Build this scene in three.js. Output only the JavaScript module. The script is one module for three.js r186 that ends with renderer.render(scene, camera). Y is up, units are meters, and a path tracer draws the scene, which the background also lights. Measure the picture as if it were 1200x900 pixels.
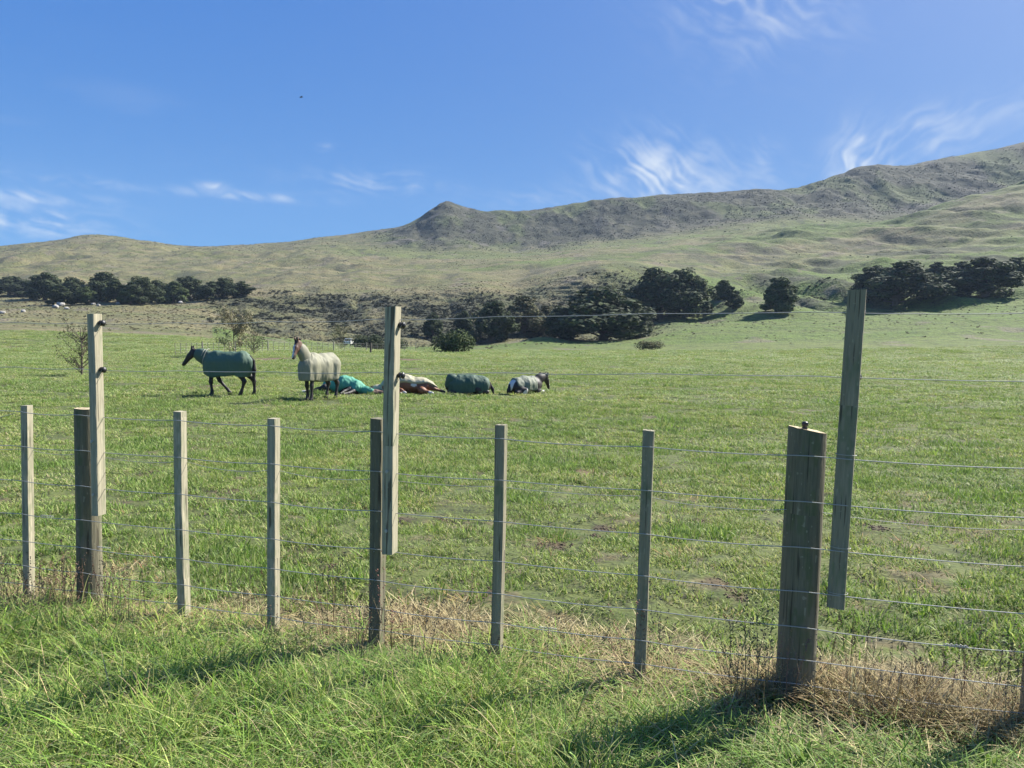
import * as THREE from 'three';
import { mergeGeometries } from 'three/addons/utils/BufferGeometryUtils.js';
import { RoundedBoxGeometry } from 'three/addons/geometries/RoundedBoxGeometry.js';

// ---------------------------------------------------------------- camera, sky, sun, exposure
const EYE = 1.6, F = 900, YH = 397, ROLL = 0.014;            // lens and horizon, measured on a 1200 x 900 picture
const scene = new THREE.Scene();
const camera = new THREE.PerspectiveCamera(2 * Math.atan(450 / F) * 180 / Math.PI, 4 / 3, 0.05, 6000);
camera.position.set(0, EYE, 0);
camera.rotation.order = 'YXZ';
camera.rotation.set(-Math.atan((450 - YH) / F), 0, ROLL);
camera.updateMatrixWorld();
const renderer = new THREE.WebGLRenderer({ antialias: true });
renderer.setSize(1024, 768);
renderer.toneMapping = THREE.LinearToneMapping;
renderer.toneMappingExposure = 2.4;
renderer.shadowMap.enabled = true;

const R = Math.PI / 180;
const SUN_AZ = 57 * R, SUN_EL = 41 * R;                      // right of straight ahead, above the horizon
const sunDir = new THREE.Vector3(Math.sin(SUN_AZ) * Math.cos(SUN_EL), Math.sin(SUN_EL), -Math.cos(SUN_AZ) * Math.cos(SUN_EL));
const sun = new THREE.DirectionalLight(new THREE.Color(1, 0.95, 0.86), 5);
sun.position.copy(sunDir).multiplyScalar(400);
sun.castShadow = true;
sun.shadow.mapSize.set(4096, 4096);
Object.assign(sun.shadow.camera, { left: -400, right: 400, top: 300, bottom: -300, near: 1, far: 1500 });
scene.add(sun, sun.target);

// ---------------------------------------------------------------- numbers
function rng(seed) { let s = seed >>> 0; return () => { s = (s + 0x6D2B79F5) | 0; let t = Math.imul(s ^ (s >>> 15), 1 | s); t = (t + Math.imul(t ^ (t >>> 7), 61 | t)) ^ t; return ((t ^ (t >>> 14)) >>> 0) / 4294967296; }; }
function hash(x, y, z) { let h = Math.imul(x, 374761393) ^ Math.imul(y, 668265263) ^ Math.imul(z, 2147483647 - 1640531527); h = Math.imul(h ^ (h >>> 13), 1274126177); h ^= h >>> 16; return (h >>> 0) / 4294967296; }
const fade = t => t * t * (3 - 2 * t);
function noise2(x, y, s = 0) {                                // value noise, 0..1
  const ix = Math.floor(x), iy = Math.floor(y), fx = fade(x - ix), fy = fade(y - iy);
  const a = hash(ix, iy, s), b = hash(ix + 1, iy, s), c = hash(ix, iy + 1, s), d = hash(ix + 1, iy + 1, s);
  return a + (b - a) * fx + (c - a) * fy + (a - b - c + d) * fx * fy;
}
function fbm(x, y, o = 4, s = 0) { let v = 0, a = 0.5, n = 0; for (let i = 0; i < o; i++) { v += a * noise2(x, y, s + i * 17); n += a; a *= 0.5; x = x * 2.03 + 13.7; y = y * 2.03 - 7.1; } return v / n; }
function noise3(x, y, z, s = 0) { const iz = Math.floor(z), f = fade(z - iz); return noise2(x, y, s + iz * 101) * (1 - f) + noise2(x, y, s + (iz + 1) * 101) * f; }
function tiled(x, y, p, s) {                                  // value noise that repeats after p cells
  const ix = Math.floor(x), iy = Math.floor(y), fx = fade(x - ix), fy = fade(y - iy), m = k => ((k % p) + p) % p;
  const a = hash(m(ix), m(iy), s), b = hash(m(ix + 1), m(iy), s), c = hash(m(ix), m(iy + 1), s), d = hash(m(ix + 1), m(iy + 1), s);
  return a + (b - a) * fx + (c - a) * fy + (a - b - c + d) * fx * fy;
}
const clamp = (v, a = 0, b = 1) => Math.min(b, Math.max(a, v));
const lerp = (a, b, t) => a + (b - a) * t;
const step = (a, b, v) => fade(clamp((v - a) / (b - a)));
const mixc = (a, b, t) => [lerp(a[0], b[0], t), lerp(a[1], b[1], t), lerp(a[2], b[2], t)];
function poly(pts, x) {                                       // smooth curve through points (monotone cubic)
  const n = pts.length; if (x <= pts[0][0]) return pts[0][1]; if (x >= pts[n - 1][0]) return pts[n - 1][1];
  let i = 0; while (pts[i + 1][0] < x) i++;
  const d = k => (pts[k + 1][1] - pts[k][1]) / (pts[k + 1][0] - pts[k][0]);
  const m = k => k <= 0 ? d(0) : k >= n - 1 ? d(n - 2) : d(k - 1) * d(k) <= 0 ? 0 : 2 / (1 / d(k - 1) + 1 / d(k));
  const h = pts[i + 1][0] - pts[i][0], t = (x - pts[i][0]) / h, t2 = t * t, t3 = t2 * t;
  return (2 * t3 - 3 * t2 + 1) * pts[i][1] + (t3 - 2 * t2 + t) * h * m(i) + (-2 * t3 + 3 * t2) * pts[i + 1][1] + (t3 - t2) * h * m(i + 1);
}

// ---------------------------------------------------------------- the sky: clear blue air, thin cirrus
{
  const W = 4096, H = 2048, data = new Float32Array(W * H * 4);
  const wisps = [   // azimuth, elevation (degrees), half sizes, streak angle, strength
    [10.2, 11.8, 4.0, 2.3, -38, 0.95], [12.2, 10.2, 3.2, 1.3, -20, 0.9], [16.5, 11.6, 3.0, 1.2, -24, 0.4], [17.8, 13.2, 0.8, 0.9, -62, 0.5], [24.0, 11.8, 1.8, 2.2, 62, 1.3], [27.6, 13.2, 3.4, 1.5, 30, 0.55], [31, 14.4, 3.4, 1.0, 22, 0.3],
    [16.8, 24.4, 3.4, 2.4, -30, 1.3], [17.5, 23.6, 5.5, 4.0, -30, 0.5], [-33, 6.9, 4.6, 0.9, -9, 1.1], [-32, 8.3, 4.2, 0.45, -9, 0.7], [-30.5, 9.6, 5.0, 0.35, -9, 0.35], [-19, 9.6, 4.5, 0.3, -12, 0.6], [-21.3, 10.1, 0.8, 0.25, -6, 0.7],
    [-10, 11, 5, 0.8, -8, 0.4], [-13.6, 13.2, 0.5, 0.25, -15, 0.35], [3, 10, 5, 1.0, -14, 0.3]];
  const ground = [0.15, 0.2, 0.25];
  for (let j = 0; j < H; j++) for (let i = 0; i < W; i++) {
    const k = (j * W + i) * 4, s = 0.42; data[k + 3] = 1;
    if (j < H / 2 - 8) { data[k] = ground[0] * s; data[k + 1] = ground[1] * s; data[k + 2] = ground[2] * s; continue; }
    const el = ((j + 0.5) / H - 0.5) * Math.PI, th = ((i + 0.5) / W - 0.5) * 2 * Math.PI;
    const x = Math.cos(el) * Math.cos(th), y = Math.sin(el), z = Math.cos(el) * Math.sin(th);
    const e = Math.max(el, 0) / R, az = Math.atan2(x, -z) / R;
    let c = mixc([0.20, 0.52, 0.90], [0.010, 0.155, 0.60], 1 - Math.exp(-e / 11));
    const ang = Math.acos(clamp(x * sunDir.x + y * sunDir.y + z * sunDir.z, -1, 1)) / R;
    const glow = 1.0 * Math.exp(-ang / 18) + 0.05 * Math.exp(-ang / 45);
    c = [c[0] + glow * 0.95, c[1] + glow * 0.9, c[2] + glow * 0.72];
    // cirrus: streaky noise everywhere, thicker in some banks, drawn out into fibres
    const px = az / 3, py = e / 3, bank = step(0.45, 0.8, noise2(px * 0.12 + 9, py * 0.22, 71));
    let a = bank > 0 ? step(0.55, 0.95, fbm(px * 0.35 + py * 0.25, py * 1.6 - px * 0.1, 4, 5)) * bank * 0.12 : 0;
    for (const [wa, we, sa, se, tilt, st0] of wisps) {
      const dx = (az - wa), dy = e - we; if (Math.abs(dx) > sa * 2.3 || Math.abs(dy) > se * 2.3) continue;
      const g = Math.exp(-(dx * dx) / (sa * sa) - (dy * dy) / (se * se)), ct = Math.cos(tilt * R), st = Math.sin(tilt * R), wx = 0.9 * (noise2(az * 0.7, e * 0.7, 19) - 0.5), u = dx * ct + dy * st, v = -dx * st + dy * ct + wx;
      const f = fbm(u * 0.45 + wa, v * 3.2 + we, 6, 23) * 0.55 + fbm(u * 0.8 + wa * 3, v * 0.9, 5, 37) * 0.45;
      a += st0 * g * step(0.35, 0.82, f) * 0.95;
    }
    c = mixc(c, [0.84, 0.90, 0.96], clamp(a * step(0, 4, e + 3), 0, 0.92));
    data[k] = c[0] * s; data[k + 1] = c[1] * s; data[k + 2] = c[2] * s;
  }
  const t = new THREE.DataTexture(data, W, H, THREE.RGBAFormat, THREE.FloatType);
  t.mapping = THREE.EquirectangularReflectionMapping; t.magFilter = t.minFilter = THREE.LinearFilter; t.wrapS = THREE.RepeatWrapping; t.needsUpdate = true;
  scene.background = t; scene.environment = t;
}
scene.fog = new THREE.FogExp2(new THREE.Color(0.58, 0.76, 1.0), 0.00012);

const FX = -0.05, FD = 3.74, FS = -0.27;                      // the fence line: distance = FD + FS * (X - FX)
const fenceD = X => FD + FS * (X - FX);
// ---------------------------------------------------------------- terrain: rows of distance, each with its skyline height
const yh = x => YH + ROLL * (x - 600);
const ROWS = [
  [130, [[-300, 384], [0, 388], [200, 394], [300, 402], [400, 408], [500, 411], [650, 411], [800, 411], [1000, 409], [1200, 406], [1500, 400]]],
  [165, [[-300, 380], [0, 381], [200, 388], [300, 398], [400, 406], [500, 409], [600, 408], [650, 405], [720, 405], [800, 403], [1000, 398], [1200, 392], [1500, 386]]],
  [195, [[-300, 372], [0, 373], [100, 376], [200, 379], [260, 384], [300, 394], [400, 404], [480, 407], [560, 404], [610, 398], [640, 394], [680, 399], [720, 398], [800, 389], [900, 385], [1000, 383], [1100, 379], [1200, 374], [1500, 360]]],
  [250, [[-300, 358], [0, 360], [100, 361], [200, 363], [300, 366], [400, 368], [450, 370], [500, 368], [560, 365], [620, 360], [680, 366], [740, 372], [800, 371], [900, 366], [1000, 363], [1100, 357], [1200, 346], [1500, 330]]],
  [300, [[-300, 350], [0, 351], [100, 353], [200, 354], [260, 348], [300, 343], [400, 338], [450, 340], [500, 336], [560, 331], [600, 334], [640, 324], [700, 316], [740, 320], [780, 330], [830, 336], [900, 338], [1000, 335], [1100, 328], [1200, 314], [1500, 290]]],
  [420, [[-300, 335], [0, 326], [100, 326], [200, 325], [300, 322], [400, 319], [500, 319], [600, 315], [700, 306], [800, 306], [900, 303], [1000, 298], [1100, 284], [1200, 266], [1500, 230]]],
  [560, [[-300, 318], [0, 304], [100, 300], [200, 304], [300, 307], [400, 305], [500, 305], [600, 302], [700, 294], [800, 283], [900, 274], [1000, 267], [1050, 258], [1100, 245], [1150, 231], [1200, 219], [1500, 170]]],
  [640, [[-300, 308], [0, 294], [60, 290], [115, 286], [180, 291], [250, 297], [310, 298], [400, 297], [500, 299], [600, 299], [700, 290], [800, 277], [900, 268], [1000, 270], [1050, 265], [1100, 255], [1150, 243], [1200, 231], [1500, 190]]],
  [730, [[-300, 300], [0, 290], [60, 284], [115, 278.5], [180, 284], [250, 291], [310, 291], [350, 288], [400, 286], [450, 287], [500, 286], [530, 283], [600, 290], [700, 278], [800, 266], [860, 258], [920, 250], [1000, 250], [1100, 240], [1200, 222], [1500, 180]]],
  [880, [[-300, 306], [0, 296], [60, 292], [115, 290], [180, 292], [250, 295], [310, 293], [350, 288], [380, 283], [410, 278], [440, 272], [465, 267], [482, 261], [500, 249.5], [514, 241], [522, 238.5], [532, 241], [550, 246.5], [570, 250], [620, 249], [680, 240], [740, 234], [800, 230], [860, 228], [930, 225.5], [960, 215.5], [1000, 203], [1060, 196], [1130, 183], [1200, 168], [1500, 120]]],
  [960, [[-300, 320], [0, 312], [250, 312], [400, 295], [522, 258], [600, 265], [800, 244], [930, 240], [1060, 210], [1200, 182], [1500, 134]]],
  [1400, [[-300, 350], [0, 345], [400, 340], [600, 320], [1200, 260], [1500, 230]]],
];
const COLS = 260, colX = i => -300 + 1800 * i / (COLS - 1);
const TABLE = ROWS.map(([D, pts]) => Array.from({ length: COLS }, (_, i) => EYE + D * (yh(colX(i)) - poly(pts, colX(i))) / F));
const DS = ROWS.map(r => r[0]);
const NEAR = [[-5, 0], [2, 0], [4.5, 0], [8, -0.12], [16, -0.4], [30, -0.42], [75, -0.42]];
function bandNoise(X, Z) { return fbm(X / 31, Z / 31, 4, 3); }
function baseHeight(X, D) {
  const near = poly(NEAR, clamp(D, -5, 75));
  if (D < 75) return near + (D > 3 ? 0.085 * (fbm(X / 0.42, D / 0.42, 3, 10) - 0.5) * step(0.1, 0.7, D - fenceD(X)) * (1 - step(25, 60, D)) : 0) + 0.05 * (fbm(X / 1.7, D / 1.7, 3, 9) - 0.5) * step(1, 3, Math.abs(D)) + 0.25 * (fbm(X / 14, D / 14, 2, 4) - 0.5) * step(8, 60, D) * 0.4;
  const px = clamp(600 + F * X / D, -299, 1499), ci = (px + 300) / 1800 * (COLS - 1), i0 = Math.floor(ci), t = ci - i0;
  const col = k => k === 0 ? -0.42 : lerp(TABLE[k - 1][i0], TABLE[k - 1][Math.min(i0 + 1, COLS - 1)], t);
  const dd = k => k === 0 ? 75 : DS[k - 1], n = DS.length + 1;
  if (D >= 1400) return col(n - 1);
  let i = 0; while (dd(i + 1) < D) i++;
  const sl = k => (col(k + 1) - col(k)) / (dd(k + 1) - dd(k));
  const m = k => { if (k <= 0) return 0; if (k >= n - 1) return sl(n - 2); const a = sl(k - 1), b = sl(k); return a * b <= 0 ? 0 : 2 * a * b / (a + b); };
  const h = dd(i + 1) - dd(i), q = (D - dd(i)) / h, q2 = q * q, q3 = q2 * q;
  return (2 * q3 - 3 * q2 + 1) * col(i) + (q3 - 2 * q2 + q) * h * m(i) + (-2 * q3 + 3 * q2) * col(i + 1) + (q3 - q2) * h * m(i + 1);
}
function regions(X, D) {                                      // what grows where
  const px = 600 + F * X / Math.max(D, 1);
  const bank = step(196, 212, D) * (1 - step(275, 305, D + 12 * (noise2(X / 20, D / 20, 8) - 0.5))) * step(215, 300, px) * (1 - step(735, 790, px));
  const scarp = step(650, 740, D + 60 * (fbm(X / 60, D / 60, 3, 12) - 0.5)) * step(400, 470, px);
  return { px, bank, scarp };
}
function height(X, Z) {
  const D = -Z; let h = baseHeight(X, D);
  if (D > 110) {
    const { px, bank, scarp } = regions(X, D), far = step(140, 320, D);
    const crest = 1 - 0.75 * step(840, 885, D);
    h += far * 8 * (fbm(X / 55, D / 55, 4, 21) - 0.5) * (D > 600 ? crest : 1);
    h += step(130, 200, D) * 1.1 * (fbm(X / 11, D / 11, 3, 31) - 0.5);
    // gullies and spurs on the scarp, running down the fall line
    if (scarp > 0) { const w = X + 70 * (fbm(X / 90, D / 90, 3, 44) - 0.5); const g = Math.abs(fbm(w / 38, D / 190, 4, 45) - 0.5) * 2; h += scarp * crest * (1 - step(900, 960, D)) * (5.5 * (g - 0.25) + 4.5 * (fbm(X / 13, D / 19, 3, 46) - 0.5)); }
    // sheep tracks: small steps that follow the contour on steep ground
    const tr = clamp(bank + 0.2 * far * crest + 0.3 * scarp * crest + 0.35 * far * step(820, 900, px) * (1 - step(420, 600, D)));
    if (tr > 0) { const per = 1.7, q = h / per + 2.2 * fbm(X / 16, D / 16, 3, 51), f = q - Math.floor(q); h += tr * per * (0.75 + 0.35 * bank) * (step(0.25, 0.95, f) - f) * (0.45 + noise2(X / 7, D / 7, 52)); }
    { const rg = step(760, 900, px) * step(215, 260, D) * (1 - step(560, 640, D)); if (rg > 0) { const w = X + 0.35 * D + 18 * (fbm(X / 40, D / 40, 3, 64) - 0.5); h += rg * (9 * (Math.abs(fbm(w / 34, D / 150, 3, 65) - 0.5) * 2 - 0.25) + 3.4 * (fbm(X / 14, D / 14, 3, 66) - 0.5)); } const lf = (1 - step(380, 520, px)) * step(300, 360, D) * (1 - step(640, 720, D)); h += lf * 9 * (fbm(X / 26, D / 44, 4, 67) - 0.5); }
    if (bank > 0) { h += bank * 4.2 * (Math.abs(fbm(X / 20 + D / 90, D / 120, 3, 61) - 0.5) * 2 - 0.3); }
  }
  return h;
}
// a place on the ground: column of the picture and distance straight ahead
const put = (x, D) => { const X = (x - 600) / F * D; return new THREE.Vector3(X, height(X, -D), -D); };
const screenY = (x, D) => yh(x) - (height((x - 600) / F * D, -D) - EYE) / D * F;
function groundAt(x, y, from = 60) { for (let D = from; D < 900; D += 1.5) if (screenY(x, D) <= y) return D; return 890; }

// ---------------------------------------------------------------- helpers for objects
const used = new Map();
function numbered(n) { const k = used.get(n) || 0; used.set(n, k + 1); return k ? n + '_' + String(k).padStart(3, '0') : n; }
function tag(o, label, category, group) { o.userData.label = label; o.userData.category = category; if (group) o.userData.group = group; return o; }
function mesh(name, geo, mat, parent) { const m = new THREE.Mesh(geo, mat); m.name = parent === scene ? numbered(name) : name; m.castShadow = m.receiveShadow = true; parent.add(m); return m; }
function group(name, label, category, pos, turn = 0, set) { const g = new THREE.Group(); g.name = numbered(name); g.position.copy(pos); g.rotation.y = turn; scene.add(g); return tag(g, label, category, set); }
const V = (x, y, z) => new THREE.Vector3(x, y, z);
function dataTex(size, fn, srgb = true, w = size) {
  const d = new Uint8Array(w * size * 4);
  for (let j = 0; j < size; j++) for (let i = 0; i < w; i++) { const c = fn(i / w, j / size, i, j), k = (j * w + i) * 4; d[k] = clamp(c[0]) * 255; d[k + 1] = clamp(c[1]) * 255; d[k + 2] = clamp(c[2]) * 255; d[k + 3] = 255; }
  const t = new THREE.DataTexture(d, w, size); t.wrapS = t.wrapT = THREE.RepeatWrapping; t.magFilter = THREE.LinearFilter; t.minFilter = THREE.LinearMipmapLinearFilter; t.generateMipmaps = true;
  if (srgb) t.colorSpace = THREE.SRGBColorSpace; t.needsUpdate = true; return t;
}
const grain = dataTex(1024, (u, v) => {
  let a = 0; for (const [p, w, s] of [[6, 0.14, 1], [17, 0.2, 2], [43, 0.24, 3], [107, 0.24, 4], [257, 0.22, 5]]) a += w * (tiled(u * p, v * p, p, s) - 0.5);
  const b = tiled(u * 61, v * 61, 61, 9) - 0.5, k = 0.85 + a * 1.2;
  return [k * (1 + 0.10 * b), k, k * (1 - 0.12 * b)];
}, false);
const rough = dataTex(1024, (u, v) => {
  let a = 0; for (const [p, w, s] of [[8, 0.16, 61], [23, 0.24, 62], [59, 0.30, 63], [131, 0.30, 64], [257, 0.2, 65]]) a += w * (tiled(u * p, v * p, p, s) - 0.5);
  const b = tiled(u * 37, v * 37, 37, 69) - 0.5, k = 0.84 + a * 1.6 - 0.2 * step(0.72, 0.85, tiled(u * 73, v * 73, 73, 70));
  return [k * (1 + 0.16 * b), k, k * (1 - 0.16 * b)];
}, false);
const grainBump = dataTex(512, (u, v) => { let a = 0.5; for (const [p, w, s] of [[9, 0.3, 1], [31, 0.4, 2], [83, 0.4, 3], [191, 0.3, 4]]) a += w * (tiled(u * p, v * p, p, s + 40) - 0.5); return [a, a, a]; }, false);

// ---------------------------------------------------------------- colours of the land (what grows there)
function bareAt(X, D) {                                       // 0 grass .. 1 bare or dead ground
  const behind = D - fenceD(X);
  let b = step(0.63, 0.73, fbm(X / 0.33 + 3, D / 0.33, 4, 77)) * 0.8;
  const strip = step(-0.12, 0.05, behind) * (1 - step(0.32, 0.75, behind + 0.5 * (noise2(X * 2.1, D * 2.1, 79) - 0.5)));
  b = Math.max(b, strip * (0.35 + 0.65 * step(0.3, 0.6, fbm(X * 1.6, D * 1.6, 3, 78))));
  if (behind < -0.1) b *= 0.35;
  return b;
}
const dirtSpots = [[470, 70, 3.2], [320, 66, 3.5], [250, 29.5, 0.9], [226, 29, 0.7], [760, 100, 2.5], [1075, 22, 0.35], [1160, 20, 0.3], [905, 19.5, 0.25], [280, 30.5, 0.8], [640, 60, 1], [385, 13.6, 0.35], [360, 13.2, 0.25], [690, 10.5, 0.3], [265, 8.4, 0.16], [650, 7.6, 0.14], [1080, 7.2, 0.18], [470, 7.0, 0.14], [880, 9, 0.2]].map(([x, D, r]) => [(x - 600) / F * D, D, r]);
{ const r = rng(31337); for (let i = 0; i < 24; i++) { const D = 4.6 + 14 * r() * r(), X = (r() * 2 - 1) * D * 0.66, n = 1 + Math.floor(r() * 3); for (let k = 0; k < n; k++) dirtSpots.push([X + (r() - 0.5) * 0.35, D + (r() - 0.5) * 0.35, 0.04 + 0.07 * r() + D * 0.003]); } }
const GREEN = [0.062, 0.085, 0.016], GREEN2 = [0.10, 0.118, 0.028], SOIL = [0.085, 0.06, 0.036], STRAW = [0.20, 0.16, 0.085];
const DRY = [0.19, 0.162, 0.075], DRY2 = [0.105, 0.116, 0.032], HGREEN = [0.08, 0.138, 0.008], SCRUB = [0.026, 0.033, 0.016], SCRUB2 = [0.056, 0.054, 0.028], ROCKC = [0.125, 0.112, 0.098];
function landColor(X, Z, slope) {
  const D = -Z;
  let c;
  const n1 = fbm(X / 2.2, D / 2.2, 4, 81), n2 = fbm(X / 9, D / 9, 3, 82), n3 = fbm(X / 42, D / 42, 4, 83);
  const pasture = mixc(GREEN, GREEN2, clamp(n1 * 0.7 + n2 * 0.8 - 0.25));
  if (D < 75) {
    c = mixc(pasture, mixc(SOIL, STRAW, clamp(fbm(X / 0.16, D / 0.16, 3, 88) * 1.8 - 0.5)), bareAt(X, D) * 0.8);
    for (const [sx, sd, r] of dirtSpots) { const q = Math.hypot(X - sx, (D - sd) * 0.8) / r; if (q < 1.6) c = mixc(c, r < 0.22 ? [0.078, 0.058, 0.028] : [0.135, 0.09, 0.05], 1 - step(0.5, 1.2, q + 0.7 * (noise2(X * 3 / r, D * 3 / r, 84) - 0.5))); }
    return c;
  }
  const { px, bank, scarp } = regions(X, D);
  const streak = fbm(X / 26 + D / 60, D / 7, 4, 97);
  const dry = mixc(DRY, DRY2, clamp(n2 * 0.9 + n3 * 0.6 + (streak - 0.5) * 1.5 - 0.25));
  const hg = mixc(HGREEN, mixc(HGREEN, DRY2, 0.5), clamp(n2 * 1.2 + (streak - 0.5) * 1.6 - 0.3));
  // how green: the flat and the near slopes on the sunny side, patches on the shelf below the scarp
  let g = 1 - step(128, 152, D + 26 * (n3 - 0.5) + (px < 260 ? 8 : 0));
  if (px > 250) g = Math.max(g, 1 - step(188, 206, D + 10 * (n3 - 0.5)));
  const right = step(640, 820, px + 130 * (n3 - 0.5));
  g = Math.max(g, 1.15 * right * (1 - step(285, 400, D + 170 * (n3 - 0.5) - 50 * step(850, 1100, px))) * (0.7 + 0.3 * step(0.35, 0.6, n2)));
  g = Math.max(g, step(420, 540, px) * step(330, 420, D) * (1 - step(650, 720, D)) * step(0.44, 0.66, n3 + 0.1 * (n2 - 0.5)) * 0.75);
  g = Math.max(g, step(820, 960, px) * step(480, 540, D + 80 * (n3 - 0.5)) * (1 - step(640, 720, D + 60 * (n2 - 0.5))) * 0.95);
  g = Math.max(g, step(350, 430, px) * step(560, 620, D) * (1 - step(660, 720, D)) * 0.5);
  c = mixc(dry, mixc(hg, mixc([0.092, 0.128, 0.02], [0.132, 0.155, 0.032], clamp(n1 * 0.7 + n2 * 0.8 - 0.25)), 1 - step(120, 200, D)), clamp(g));
  const rough = clamp(Math.max(bank * (0.3 + 0.6 * step(0.38, 0.56, n2)), scarp * (0.78 + 0.2 * step(0.3, 0.55, n2 * 0.6 + n3 * 0.4)), 0.75 * right * step(0.56, 0.7, fbm((X + 0.35 * D) / 13, D / 45, 4, 95)) * step(240, 280, D) * (1 - step(420, 560, D)), 0.55 * step(0.6, 0.72, fbm(X / 10, D / 34, 4, 96)) * step(200, 260, D)) + step(0.75, 1.2, slope) * 0.35);
  c = mixc(c, mixc(SCRUB, SCRUB2, clamp(n1 * 1.6 - 0.3)), rough);
  if (scarp > 0.3) { c = mixc(c, mixc(HGREEN, DRY2, 0.6), scarp * step(0.48, 0.62, fbm(X / 34, D / 70, 4, 90)) * 0.6); c = mixc(c, ROCKC, step(0.62, 0.72, fbm(X / 14, D / 22, 4, 91)) * 0.55 * (px < 640 ? 1 : 0.5)); }
  // bare slips and tracks
  c = mixc(c, [0.165, 0.135, 0.095], step(0.70, 0.78, fbm(X / 8, D / 14, 3, 92)) * 0.6 * (1 - rough));
  return c;
}

// ---------------------------------------------------------------- ground and hills
{
  const az = []; { let a = -180; while (a < 180) { az.push(a); const m = Math.abs(a); a += m < 40 ? 0.135 : m < 50 ? 0.6 : m < 90 ? 3 : 8; } az.push(180); }
  const grid = (name, rs, tile, bump, z) => {
    const n = az.length, pos = [], col = [], uv = [], idx = [];
    for (const r of rs) for (const a of az) {
      const X = r * Math.sin(a * R), Z = -r * Math.cos(a * R), h = height(X, Z);
      pos.push(X, h, Z); uv.push(X / tile, Z / tile);
      const e = r > 100 ? 1.5 : 0.3, sx = height(X + e, Z) - h, sz = r > 100 ? (height(X, Z - e) - h) : 0;
      const c = landColor(X, Z, r > 100 ? Math.hypot(sx, sz) / e : 0); col.push(c[0], c[1], c[2]);
    }
    for (let j = 0; j + 1 < rs.length; j++) for (let i = 0; i + 1 < n; i++) { const p = j * n + i; idx.push(p, p + 1, p + n, p + 1, p + n + 1, p + n); }
    const g = new THREE.BufferGeometry();
    g.setAttribute('position', new THREE.Float32BufferAttribute(pos, 3)); g.setAttribute('color', new THREE.Float32BufferAttribute(col, 3)); g.setAttribute('uv', new THREE.Float32BufferAttribute(uv, 2));
    g.setIndex(idx); g.computeVertexNormals();
    const m = mesh(name, g, new THREE.MeshStandardMaterial({ vertexColors: true, map: rough, bumpMap: grainBump, bumpScale: bump, roughness: 1 }), scene);
    m.userData.kind = 'structure'; return m;
  };
  const r1 = [0.02]; for (let r = 0.6; r < 110; r *= r > 3 && r < 22 ? 1.009 : 1.026) r1.push(r); r1.push(110);
  const r2 = [110]; { let r = 110; while (r < 1500) { r += r < 190 ? 1.1 : r < 320 ? 0.75 : r < 640 ? 2.6 : r < 960 ? 1.9 : 25; r2.push(r); } }
  tag(grid('ground', r1, 3.1, 0.02), 'green grazed paddock with brown bare patches behind the wire fence', 'ground');
  tag(grid('hills', r2, 37, 0.5), 'dry grassy hills rising to a rocky peak and long scrubby ridge', 'hills');
}
console.log('terrain');

// ---------------------------------------------------------------- grass: blades in clumps
function blades(n, rad, h0, h1, wid, lean, curl, segs, seed, tones, tuft = 0) {
  const r = rng(seed), pos = [], col = [], idx = [];
  for (let b = 0; b < n; b++) {
    const a = r() * 6.283, q = Math.sqrt(r()) * rad, bx = Math.cos(a) * q, bz = Math.sin(a) * q;
    const dir = r() * 6.283, L = lerp(h0, h1, r()) * (tuft ? lerp(1 - 0.55 * tuft, 1 + tuft, step(0.35, 0.7, fbm(bx * 9 + seed, bz * 9, 2, seed))) : 1), th0 = lean * (0.2 + r()), th1 = th0 + curl * r(), w = wid * (0.6 + 0.8 * r());
    const tw = dir + Math.PI / 2 + (r() - 0.5) * 1.2, wx = Math.cos(tw) * w, wz = Math.sin(tw) * w, c = tones[Math.floor(r() * tones.length)], v = 0.6 + 0.8 * r() * r() + 0.25 * r();
    let x = bx, y = -0.015, z = bz; const s0 = pos.length / 3;
    for (let k = 0; k <= segs; k++) {
      const t = k / segs, f = k === segs ? 0 : 0.5 * (1 - 0.55 * t * t);
      if (k < segs) { pos.push(x - wx * f, y, z - wz * f, x + wx * f, y, z + wz * f); col.push(c[0] * v, c[1] * v, c[2] * v, c[0] * v, c[1] * v, c[2] * v); }
      else { pos.push(x, y, z); col.push(c[0] * v, c[1] * v, c[2] * v); }
      const th = lerp(th0, th1, t); x += Math.cos(dir) * Math.sin(th) * L / segs; z += Math.sin(dir) * Math.sin(th) * L / segs; y += Math.cos(th) * L / segs;
    }
    for (let k = 0; k < segs - 1; k++) { const p = s0 + 2 * k; idx.push(p, p + 1, p + 2, p + 1, p + 3, p + 2); }
    const p = s0 + 2 * (segs - 1); idx.push(p, p + 1, p + 2);
  }
  const g = new THREE.BufferGeometry(); g.setAttribute('position', new THREE.Float32BufferAttribute(pos, 3)); g.setAttribute('color', new THREE.Float32BufferAttribute(col, 3)); g.setIndex(idx); g.computeVertexNormals(); return g;
}
const leafMat = (rough = 0.75, tr = 0.35) => new THREE.MeshPhysicalMaterial({ vertexColors: true, roughness: rough, transmission: tr, thickness: 0, side: THREE.DoubleSide });
const grassMat = new THREE.MeshPhysicalMaterial({ vertexColors: true, roughness: 0.92, transmission: 0.42, thickness: 0, side: THREE.DoubleSide, clearcoat: 0.12, clearcoatRoughness: 0.4, specularIntensity: 0.5 });
const strawMat = new THREE.MeshStandardMaterial({ vertexColors: true, roughness: 0.9, side: THREE.DoubleSide });
const q0 = new THREE.Quaternion(), m0 = new THREE.Matrix4();
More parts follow.
